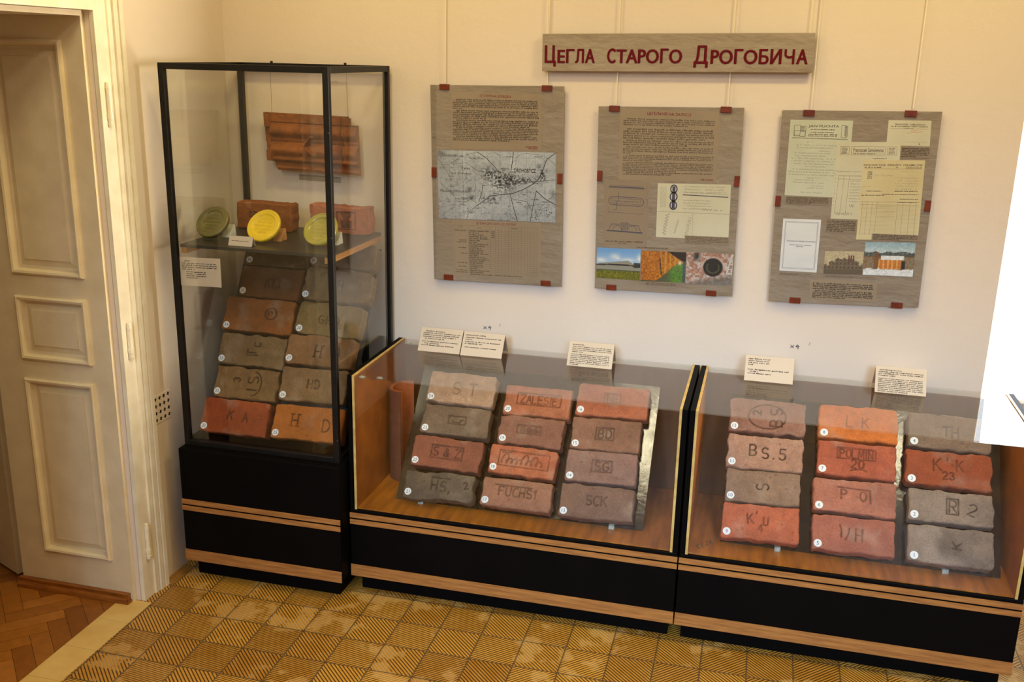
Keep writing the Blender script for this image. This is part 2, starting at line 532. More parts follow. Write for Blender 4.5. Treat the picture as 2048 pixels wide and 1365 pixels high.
def board_with_holes(mb, x0, x1, z0, z1, holes, y, yb):
    """front face with rectangular openings filled by raised panels"""
    xs = sorted({x0, x1, *[h[0] for h in holes], *[h[1] for h in holes]})
    zs = sorted({z0, z1, *[h[2] for h in holes], *[h[3] for h in holes]})
    for i in range(len(xs) - 1):
        for j in range(len(zs) - 1):
            cx, cz = (xs[i] + xs[i + 1]) / 2, (zs[j] + zs[j + 1]) / 2
            if any(h[0] < cx < h[1] and h[2] < cz < h[3] for h in holes): continue
            mb.quad((xs[i], y, zs[j]), (xs[i + 1], y, zs[j]), (xs[i + 1], y, zs[j + 1]), (xs[i], y, zs[j + 1]))
    for h in holes: raised_panel(mb, h[0], h[1], h[2], h[3], y)
    mb.quad((x0, yb, z0), (x0, yb, z1), (x1, yb, z1), (x1, yb, z0))
    mb.quad((x0, y, z0), (x0, y, z1), (x0, yb, z1), (x0, yb, z0))
    mb.quad((x1, y, z0), (x1, yb, z0), (x1, yb, z1), (x1, y, z1))
    mb.quad((x0, y, z1), (x1, y, z1), (x1, yb, z1), (x0, yb, z1))

def reveal():
    mb = MB()
    yj = -0.925
    board_with_holes(mb, -0.55, -0.022, 0.0, 2.30, [(-0.42, -0.108, 0.18, 0.935), (-0.42, -0.108, 1.014, 1.27), (-0.42, -0.108, 1.357, 2.217)], yj, -0.906)
    mb.box(-0.55, DY0 + 0.02, 2.30, -0.022, -0.906, 2.319)       # soffit
    mb.box(-0.55, DY0, 0, -0.022, DY0 + 0.02, 2.30)              # opposite reveal
    o = struct(mb.build('trim_3', M['door']))
    q = MB()
    for k in range(6):
        a0, a1 = k * PI / 12, (k + 1) * PI / 12
        r = 0.032
        q.quad((-0.56, yj - r * math.cos(a0), r * math.sin(a0)), (-0.035, yj - r * math.cos(a0), r * math.sin(a0)), (-0.035, yj - r * math.cos(a1), r * math.sin(a1)), (-0.56, yj - r * math.cos(a1), r * math.sin(a1)))
    q.box(-0.56, yj - 0.020, 0.0, -0.035, yj, 0.040)
    q.box(-0.56, yj - 0.030, 0.0, -0.030, yj, 0.012)
    struct(q.build('baseboard_reveal', M['batten_dark']))
M['batten_dark'] = mat('brown_quarter_round', (150, 88, 30), 0.4, (120, 66, 20), 6, stretch=(2, 20, 20))
reveal()

def door_leaf():
    mb = MB()
    board_with_holes(mb, -0.80, 0.0, 0.0, 2.27, [(-0.68, -0.12, 0.16, 0.92), (-0.68, -0.12, 1.0, 1.25), (-0.68, -0.12, 1.34, 2.18)], 0.0, 0.045)
    o = mb.build('door_1', M['door'])
    o.location = (-0.615, -0.885, 0.012)
    o.rotation_euler = (0, 0, -math.radians(23.5))
    h = MB().cyl((-0.74, -0.02, 1.05), (-0.74, -0.05, 1.05), 0.01, 12).cyl((-0.74, -0.05, 1.05), (-0.64, -0.055, 1.05), 0.009, 12)
    k = h.build('door_handle', M['edge'], o, local=True)
    return struct(o)
door_leaf()

def vent():
    o = thing('vent_grille', 'small plastered vent with star-shaped holes beside the door casing', 'vent', (0, -0.66, 0.765))
    mb = MB().box(0.0, -0.722, 0.703, 0.003, -0.602, 0.825)
    mb.build('plate', M['wall'], o, bevel=0.001)
    h = MB()
    for i in range(4):
        for j in range(4):
            cy, cz = -0.707 + i * 0.030, 0.720 + j * 0.030 - 0.003 * 0
            for a in (0.4, 0.4 + PI / 2):
                e = Vector((0, math.cos(a), math.sin(a))); g = Vector((0, -math.sin(a), math.cos(a)))
                p = Vector((0.0034, cy, cz))
                h.quad(p - e * 0.0085 - g * 0.003, p + e * 0.0085 - g * 0.003, p + e * 0.0085 + g * 0.003, p - e * 0.0085 + g * 0.003)
    h.build('hole_pattern', M['dark'], o)
vent()

# pencil marks on the wall
def stroke(mb, pts, wd, y):
    for a, c in zip(pts[:-1], pts[1:]):
        a, c = Vector((a[0], 0, a[1])), Vector((c[0], 0, c[1]))
        d = (c - a).normalized(); n = Vector((-d.z, 0, d.x)) * wd / 2
        q = [a - n, c - n, c + n, a + n]
        mb.quad(*[(p.x, y, p.z) for p in q])
for px, pz in ((1.195, 1.035), (2.50, 1.07)):
    mb = MB()
    stroke(mb, [(px, pz), (px + 0.014, pz + 0.012)], 0.003, -0.0012)
    stroke(mb, [(px + 0.014, pz), (px, pz + 0.012)], 0.003, -0.0012)
    stroke(mb, [(px + 0.028, pz + 0.016), (px + 0.022, pz + 0.006), (px + 0.036, pz + 0.008)], 0.004, -0.0012)
    stroke(mb, [(px + 0.031, pz + 0.014), (px + 0.031, pz - 0.004)], 0.003, -0.0012)
    stroke(mb, [(px + 0.072, pz + 0.016), (px + 0.076, pz + 0.030)], 0.002, -0.0012)
    mb.build('pencil_mark', M['pencil'], wall_back)

# ------------------------------------------------------------------ display cases
def stripes(root, x0, x1, y, z_top, z_w1, z_w0):
    """two narrow strips and one wide one on the face of a plinth"""
    for za, zc in ((z_top - 0.0225, z_top), (z_top - 0.051, z_top - 0.0295), (z_w0, z_w1)):
        MB().box(x0 - 0.001, y - 0.002, za, x1 + 0.001, y, zc).build('oak_strip', M['stripe'], root)

def tall_case():
    r = thing('tall_display_case', 'tall black-framed glass display case standing in the corner on a black plinth', 'display case', (0.43, -0.35, 0))
    x0, x1, yf, yb, zc, zt = 0.084, 0.780, -0.6436, -0.0287, 0.600, 2.145
    pl = MB().box(0.078, -0.686, 0.089, 0.7965, -0.025, 0.600).build('plinth', M['black'], r, bevel=0.004)
    MB().box(0.10, -0.630, 0.0, 0.762, -0.04, 0.089).build('kick_plate', M['black'], r)
    stripes(r, 0.078, 0.7965, -0.686, 0.373, 0.140, 0.0895)
    t = 0.024
    f = MB()
    for X in (x0, x1 - t):
        for Y in (yf, yb - t):
            f.box(X, Y, zc, X + t, Y + t, zt)
    for Z in (zc, zt - t):
        for Y in (yf, yb - t):
            f.box(x0 + t, Y, Z, x1 - t, Y + t, Z + t)
        for X in (x0, x1 - t):
            f.box(X, yf + t, Z, X + t, yb - t, Z + t)
    f.build('metal_frame', M['steel'], r, bevel=0.002)
    g = 0.004
    MB().box(x0 + t, yf + 0.012, zc + t, x1 - t, yf + 0.012 + g, zt - t).build('front_glass', M['glass'], r)
    MB().box(x0 + 0.010, yf + t, zc + t, x0 + 0.010 + g, yb - t, zt - t).build('side_glass', M['glass'], r)
    MB().box(x1 - 0.012, yf + t, zc + t, x1 - 0.012 + g, yb - t, zt - t).build('side_glass', M['glass'], r)
    for X in (0.245, 0.585):
        MB().cyl((X, yb - 0.012, zt), (X, yb - 0.012, zt + 0.008), 0.006, 8).build('hook', M['steel'], r)
    s = MB().box(x0 + t + 0.003, -0.617, 1.437, x1 - t - 0.003, -0.085, 1.449).build('shelf', M['shelf'], r)
    for xa in (x0 + t + 0.004, x1 - t - 0.026):
        MB().box(xa, -0.612, 1.412, xa + 0.022, -0.088, 1.4365).build('shelf_batten', M['batten'], r)
    for p in ((x1 - 0.004, yf - 0.0005, 1.91), (x1 - 0.004, yf - 0.0005, 1.52), (x1 - 0.004, yf - 0.0005, 0.70)):
        MB().cyl(p, (p[0], p[1] - 0.002, p[2]), 0.003, 8).build('screw', M['wire'], r)
    return r
tall_case()

def low_case(label, xa, xb, loc):
    """xa..xb outer faces of the side panels"""
    r = thing('low_display_case', label, 'display case', loc, None)
    yf, yb, zt, zb = -0.602, -0.022, 0.967, 0.395
    MB().box(xa, -0.605, 0.086, xb, yb, zb - 0.006).build('plinth', M['black'], r, bevel=0.003)
    MB().box(xa + 0.022, -0.545, 0.0, xb - 0.022, yb, 0.086).build('kick_plate', M['black'], r)
    stripes(r, xa, xb, -0.605, 0.374, 0.1386, 0.0864)
    MB().box(xa + 0.03, yf + 0.008, zb - 0.006, xb - 0.03, yb - 0.012, zb).build('case_floor', M['woodfloor'], r)
    MB().box(xa + 0.03, yb - 0.012, zb, xb - 0.03, yb, 0.940).build('back_panel', M['woodback'], r)
    for sgn, X in ((1, xa), (-1, xb)):
        def bx(a, c): return (min(X + sgn * a, X + sgn * c), max(X + sgn * a, X + sgn * c))
        a, c = bx(0, 0.0205)
        MB().box(a, yf, zb - 0.006, c, yb, zt).build('side_panel', M['black'], r, bevel=0.0015)
        a, c = bx(0.0205, 0.030)
        MB().box(a, yf + 0.003, zb - 0.006, c, yb, zt - 0.003).build('inner_board', M['wood'], r)
        e = MB().box(a, yf - 0.0005, zb - 0.006, c, yf + 0.003, zt).box(a, yf + 0.003, zt - 0.003, c, yb, zt)
        e.build('edge_strip', M['edge'], r)
    MB().box(xa + 0.0305, yf + 0.001, zb + 0.001, xb - 0.0305, yf + 0.006, 0.9575).build('front_glass', M['glass'], r)
    MB().box(xa + 0.0305, yf - 0.001, 0.958, xb - 0.0305, yb + 0.004, 0.963).build('top_glass', M['glass'], r)
    return r

def lump(mb, c, rr, seed):
    n, m = 10, 7
    rn = random.Random(seed)
    vs, fs = [], []
    for i in range(m):
        th = PI * (i + 0.5) / m
        for k in range(n):
            ph = 2 * PI * k / n
            q = rr * (0.7 + 0.5 * rn.random())
            vs.append((c[0] + 1.5 * q * math.sin(th) * math.cos(ph), c[1] + q * math.sin(th) * math.sin(ph), c[2] + 0.5 * q * math.cos(th)))
    for i in range(m - 1):
        for k in range(n):
            fs.append((i * n + k, (i + 1) * n + k, (i + 1) * n + (k + 1) % n, i * n + (k + 1) % n))
    fs += [tuple(reversed(range(n))), tuple((m - 1) * n + k for k in range(n))]
    mb.add(vs, fs)

A = low_case('low glass-topped display case next to the tall corner case, half pipe tile inside', 0.8055, 2.1441, (1.475, -0.31, 0))
for k, c in enumerate(((0.855, -0.565), (0.925, -0.555), (0.88, -0.05), (0.925, -0.05))):
    mb = MB(); lump(mb, (c[0], c[1], 0.952), 0.010, k); mb.build('plastic_bumper', M['clear'], A)
B = low_case('low glass-topped display case at the window end with inked digits on its glass', 2.1516, 3.3558, (2.754, -0.31, 0))
# handwritten inventory number on the inside of the glass (reads mirrored from outside)
v, f, asp = text_geo('113537', 0.0)
mb = MB()
hh = 0.024; wd = hh * asp * 1.05
a = math.radians(33)
mb.add([(2.215 + ((1 - p[0]) * wd) * math.cos(a) - p[1] * hh * math.sin(a) * 0.6, -0.5952, 0.408 + ((1 - p[0]) * wd) * math.sin(a) + p[1] * hh * math.cos(a)) for p in v], f)
mb.build('inked_number', M['inkdark'], B)

# ------------------------------------------------------------------ bricks
def arc(cx, cy, rx, ry, a0, a1, n=10):
    return [(cx + rx * math.cos(math.radians(a0 + (a1 - a0) * k / n)), cy + ry * math.sin(math.radians(a0 + (a1 - a0) * k / n))) for k in range(n + 1)]

G = {   # stroke letters in a box about 0.6 wide and 1 high
    'A': [[(0, 0), (0.3, 1), (0.6, 0)], [(0.12, 0.38), (0.48, 0.38)]],
    'B': [[(0, 0), (0, 1)], [(0, 1), (0.25, 1)] + arc(0.25, 0.75, 0.27, 0.25, 90, -90)[1:] + [(0, 0.5)], [(0, 0.5), (0.27, 0.5)] + arc(0.27, 0.25, 0.31, 0.25, 90, -90)[1:] + [(0, 0)]],
    'C': [arc(0.33, 0.5, 0.33, 0.5, 50, 310, 14)],
    'D': [[(0, 0), (0, 1), (0.2, 1)] + arc(0.2, 0.5, 0.4, 0.5, 90, -90, 12)[1:] + [(0, 0)]],
    'E': [[(0.5, 1), (0, 1), (0, 0), (0.5, 0)], [(0, 0.5), (0.42, 0.5)]],
    'F': [[(0.5, 1), (0, 1), (0, 0)], [(0, 0.52), (0.42, 0.52)]],
    'G': [arc(0.33, 0.5, 0.33, 0.5, 50, 350, 14) + [(0.36, 0.44)]],
    'H': [[(0, 0), (0, 1)], [(0.55, 0), (0.55, 1)], [(0, 0.5), (0.55, 0.5)]],
    'I': [[(0.1, 0), (0.1, 1)]],
    'J': [[(0.4, 1), (0.4, 0.2)] + arc(0.22, 0.2, 0.18, 0.2, 0, -150, 6)],
    'K': [[(0, 0), (0, 1)], [(0.55, 1), (0.02, 0.45)], [(0.18, 0.58), (0.58, 0)]],
    'L': [[(0, 1), (0, 0), (0.5, 0)]],
    'M': [[(0, 0), (0.05, 1), (0.35, 0.2), (0.65, 1), (0.7, 0)]],
    'N': [[(0, 0), (0, 1), (0.55, 0), (0.55, 1)]],
    'O': [arc(0.32, 0.5, 0.32, 0.5, 0, 360, 18)],
    'P': [[(0, 0), (0, 1), (0.25, 1)] + arc(0.25, 0.74, 0.28, 0.26, 90, -90)[1:] + [(0, 0.48)]],
    'R': [[(0, 0), (0, 1), (0.25, 1)] + arc(0.25, 0.74, 0.28, 0.26, 90, -90)[1:] + [(0, 0.48)], [(0.22, 0.48), (0.56, 0)]],
    'S': [arc(0.28, 0.74, 0.27, 0.26, 40, 260, 10) + arc(0.28, 0.25, 0.29, 0.25, 80, -140, 10)],
    'T': [[(0, 1), (0.6, 1)], [(0.3, 1), (0.3, 0)]],
    'U': [[(0, 1), (0, 0.3)] + arc(0.28, 0.3, 0.28, 0.3, 180, 360, 8)[1:] + [(0.56, 1)]],
    'Z': [[(0, 1), (0.55, 1), (0, 0), (0.57, 0)]],
    'W': [[(0, 1), (0.18, 0), (0.36, 0.8), (0.54, 0), (0.72, 1)]],
    '&': [[(0.6, 0), (0.15, 0.7)] + arc(0.28, 0.82, 0.15, 0.18, 200, -20, 8) + [(0.08, 0.35)] + arc(0.25, 0.2, 0.2, 0.2, 150, 330, 8) + [(0.58, 0.42)]],
    '2': [arc(0.28, 0.72, 0.27, 0.28, 160, -30, 8) + [(0, 0), (0.56, 0)]],
    '3': [arc(0.25, 0.75, 0.25, 0.25, 150, -80, 8) + arc(0.25, 0.26, 0.29, 0.26, 80, -150, 8)],
    '0': [arc(0.28, 0.5, 0.28, 0.5, 0, 360, 16)],
    '1': [[(0.0, 0.75), (0.2, 1), (0.2, 0)]],
    '4': [[(0.4, 0), (0.4, 1), (0, 0.3), (0.55, 0.3)]],
    '5': [[(0.5, 1), (0.08, 1), (0.05, 0.55)] + arc(0.26, 0.3, 0.28, 0.3, 120, -150, 10)],
    '6': [arc(0.28, 0.28, 0.26, 0.28, 0, 360, 12), [(0.04, 0.35), (0.4, 1)]],
    '.': [[(0.05, 0.02), (0.08, 0.05)]],
    ',': [[(0.1, 0.05), (0.02, -0.2)]],
    "'": [[(0.1, 1), (0.06, 0.8)]],
    '/': [[(0.0, 0), (0.15, 0.6), (0.12, 1.0)]],
    ' ': [],
}
GW = {'I': 0.2, '.': 0.15, "'": 0.15, ',': 0.15, '1': 0.3, 'M': 0.7, 'W': 0.72, ' ': 0.35, '/': 0.2}

def word(body, cx, cy, h, rot=0.0, sx=1.0, gap=0.28):
    """strokes of a word centred on cx, cy (metres on the brick face)"""
    x, segs = 0.0, []
    for ch in body:
        for pl in G.get(ch, []):
            segs.append([(x + p[0], p[1]) for p in pl])
        x += GW.get(ch, 0.58) + gap
    wtot = x - gap
    c, s = math.cos(math.radians(rot)), math.sin(math.radians(rot))
    out = []
    for pl in segs:
        q = []
        for p in pl:
            a, b_ = (p[0] - wtot / 2) * h * sx, (p[1] - 0.5) * h
            q.append((cx + a * c - b_ * s, cy + a * s + b_ * c))
        out.append(q)
    return out

def frame(cx, cy, w_, h_, rot=0):
    c, s = math.cos(math.radians(rot)), math.sin(math.radians(rot))
    pts = [(-w_ / 2, -h_ / 2), (w_ / 2, -h_ / 2), (w_ / 2, h_ / 2), (-w_ / 2, h_ / 2), (-w_ / 2, -h_ / 2)]
    return [[(cx + a * c - b_ * s, cy + a * s + b_ * c) for a, b_ in pts]]

def brick_mesh(name, w_, h_, d, col, seed, strokes=(), sw=0.0056, depth=0.004, stamp_shade=0.55, rough=1.0, recess=(), soot=0.0, rc=0.009, alb=1.0):
    rn = np.random.RandomState(seed)
    nu, nv = max(20, int(w_ / 0.0024)), max(12, int(h_ / 0.0024))
    U, V = np.meshgrid(np.linspace(-w_ / 2, w_ / 2, nu + 1), np.linspace(-h_ / 2, h_ / 2, nv + 1), indexing='ij')
    au, av = np.abs(U), np.abs(V)
    a = np.clip((au - (w_ / 2 - rc)) / rc, 0, 1)
    b_ = np.clip((av - (h_ / 2 - rc)) / rc, 0, 1)
    hy = np.sqrt(a * a + b_ * b_) + 1e-9
    mx = np.maximum(a, b_)
    inner = (a > 0) & (b_ > 0)
    k = np.where(inner, mx / hy, 1.0)
    x = np.where(inner, np.sign(U) * (w_ / 2 - rc + rc * a * k), U)
    y = np.where(inner, np.sign(V) * (h_ / 2 - rc + rc * b_ * k), V)
    de = np.minimum(w_ / 2 - au, h_ / 2 - av)
    # wobbling outline
    wob = 0.0032 * rough
    fl = np.clip(1 - (w_ / 2 - au) / 0.02, 0, 1)
    fv = np.clip(1 - (h_ / 2 - av) / 0.02, 0, 1)
    x = x + fl * wob * fbm(np.sign(U) * 3 + 0 * U, V * 28, 0 * U, seed, 3)
    y = y + fv * wob * fbm(U * 24, np.sign(V) * 3 + 0 * V, 0 * U, seed + 5, 3)
    re = 0.0055 * (1 + 0.9 * rough * np.clip(fbm(U * 22, V * 22, 0 * U, seed + 9, 2), -0.6, 1.6))
    q = np.clip(re - de, 0, re)
    z = -(re - np.sqrt(np.maximum(re * re - q * q, 0)))
    z = z + 0.0016 * rough * fbm(U * 26, V * 26, 0 * U, seed + 1, 3) + 0.0005 * rough * fbm(U * 130, V * 130, 0 * U, seed + 2, 2)
    pit = fbm(U * 75, V * 75, 0 * U + 4.2, seed + 3, 2)
    pits = np.clip(pit - 0.75, 0, 1) * 2.5
    z = z - 0.0022 * rough * np.clip(pits, 0, 1)
    dm = np.zeros_like(U)
    for (cx, cy, rw, rh) in recess:
        ins = np.clip((rw / 2 - np.abs(U - cx)) / 0.003, 0, 1) * np.clip((rh / 2 - np.abs(V - cy)) / 0.003, 0, 1)
        z = z - 0.0022 * ins
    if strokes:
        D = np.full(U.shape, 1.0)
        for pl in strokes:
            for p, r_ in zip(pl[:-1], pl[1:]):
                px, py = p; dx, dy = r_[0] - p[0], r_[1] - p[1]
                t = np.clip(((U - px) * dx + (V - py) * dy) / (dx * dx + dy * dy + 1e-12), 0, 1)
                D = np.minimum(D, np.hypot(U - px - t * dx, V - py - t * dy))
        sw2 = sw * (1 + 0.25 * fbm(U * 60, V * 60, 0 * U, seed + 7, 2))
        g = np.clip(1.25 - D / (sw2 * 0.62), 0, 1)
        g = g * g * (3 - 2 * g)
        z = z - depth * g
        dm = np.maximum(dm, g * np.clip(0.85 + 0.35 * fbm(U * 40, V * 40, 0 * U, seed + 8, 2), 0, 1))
    n1 = fbm(U * 9, V * 9, 0 * U + seed * 0.37, seed + 11, 4)
    n2 = fbm(U * 45, V * 45, 0 * U, seed + 12, 3)
    base = np.array(lin(col)) * alb * (np.array((1.06, 1.04, 0.88)) if (25 <= seed <= 36) else 1.0)
    if seed <= 24: base = base * 0.90 + np.array(lin((178, 152, 132))) * 0.10 * alb
    c = base[None, None, :] * (1 + 0.16 * n1 + 0.10 * n2)[..., None]
    pale = np.clip(fbm(U * 14, V * 14, 0 * U + 9, seed + 13, 3) - 0.35, 0, 1)[..., None] * 0.28
    c = c * (1 - pale) + np.array(lin((196, 176, 156))) * 0.9 * pale
    if soot:
        sm = np.clip(fbm(U * 7, V * 9, 0 * U + 3, seed + 14, 4) * 1.2 + 0.1, 0, 1)[..., None] * soot
        c = c * (1 - sm) + np.array(lin((62, 54, 48))) * sm
    dmg = np.clip(dm * (stamp_shade * 1.35 + 0.08), 0, 0.95)[..., None]
    c = c * (1 - dmg) + np.array(lin((50, 34, 26))) * dmg  # shade inside the stamped strokes, painted into the brick colour
    pg = np.clip(pits, 0, 1)[..., None] * 0.4
    c = c * (1 - pg) + base * 0.4 * pg
    idx = np.arange((nu + 1) * (nv + 1)).reshape(nu + 1, nv + 1)
    vs = [np.stack([x, y, z], -1).reshape(-1, 3)]
    cs = [c.reshape(-1, 3)]
    fa = np.stack([idx[:-1, :-1], idx[1:, :-1], idx[1:, 1:], idx[:-1, 1:]], -1).reshape(-1, 4)
    ring = np.concatenate([idx[:-1, 0], idx[-1, :-1], idx[:0:-1, -1], idx[0, :0:-1]])
    rx, ry = x.reshape(-1)[ring], y.reshape(-1)[ring]
    rz = z.reshape(-1)[ring]
    nr = len(ring)
    ox = np.where(np.abs(rx) > w_ / 2 - rc, np.sign(rx), 0) * 1.0
    oy = np.where(np.abs(ry) > h_ / 2 - rc, np.sign(ry), 0) * 1.0
    nn = np.maximum(np.hypot(ox, oy), 1e-6)
    ox, oy = ox / nn, oy / nn
    levels = [0.12, 0.3, 0.5, 0.7, 0.9, 1.0]
    prev = ring
    faces = [tuple(t) for t in fa.tolist()]
    off = len(vs[0])
    for li, lv in enumerate(levels):
        zz = rz * (1 - lv) - d * lv
        o_ = 0.0018 * rough * fbm(rx * 30 + 5, ry * 30, zz * 30, seed + 20, 3) + (0.0006 if lv < 1 else -0.003)
        vs.append(np.stack([rx + ox * o_, ry + oy * o_, zz], -1))
        nz = fbm(rx * 30, ry * 30, zz * 30, seed + 21, 3)
        cs.append(base[None, :] * (0.92 + 0.2 * nz)[:, None])
        cur = np.arange(off, off + nr)
        for k_ in range(nr):
            k2 = (k_ + 1) % nr
            faces.append((int(prev[k2]), int(prev[k_]), int(cur[k_]), int(cur[k2])))
        prev = cur
        off += nr
    faces.append(tuple(int(t) for t in prev[::-1]))
    vs = np.concatenate(vs); cs = np.clip(np.concatenate(cs), 0, 1)
    me = bpy.data.meshes.new(name)
    me.from_pydata(vs.tolist(), [], faces)
    at = me.color_attributes.new('Col', 'FLOAT_COLOR', 'POINT')
    at.data.foreach_set('color', np.concatenate([cs, np.ones((len(cs), 1))], 1).astype(np.float32).ravel())
    me.polygons.foreach_set('use_smooth', [True] * len(me.polygons))
    me.materials.append(M['brick'])
    me.update()
    return me

def wave(cx, cy, w_, h_, n, seed=0):
    rn = random.Random(seed)
    pts = []
    for k in range(n * 6 + 1):
        t = k / (n * 6)
        amp = h_ / 2 * (0.5 + 0.5 * rn.random())
        pts.append((cx - w_ / 2 + w_ * t + 0.004 * math.cos(k * 1.05), cy + amp * math.sin(k * 1.05)))
    return [pts]

def script(cx, cy, w_, hs):
    pts, n = [], len(hs)
    for i, hh in enumerate(hs):
        x0 = cx - w_ / 2 + w_ * i / n
        for k in range(13):
            t = 2 * PI * k / 12
            y = cy - 0.016 + hh * (1 - math.cos(t)) / 2
            pts.append((x0 + w_ / n * t / (2 * PI) - 0.007 * math.sin(t) + 0.2 * (y - cy), y))
    return [pts]

# number: strokes, recessed fields, colour, soot, painted stamp shade, label
def serif(ch, cx, cy, h):
    s = word(ch, cx, cy, h)
    if ch == 'H':
        wv = 0.55 * h / 2
        for sx in (-1, 1):
            for sy in (-1, 1):
                s.append([(cx + sx * wv - 0.007, cy + sy * h / 2), (cx + sx * wv + 0.007, cy + sy * h / 2)])
    return s

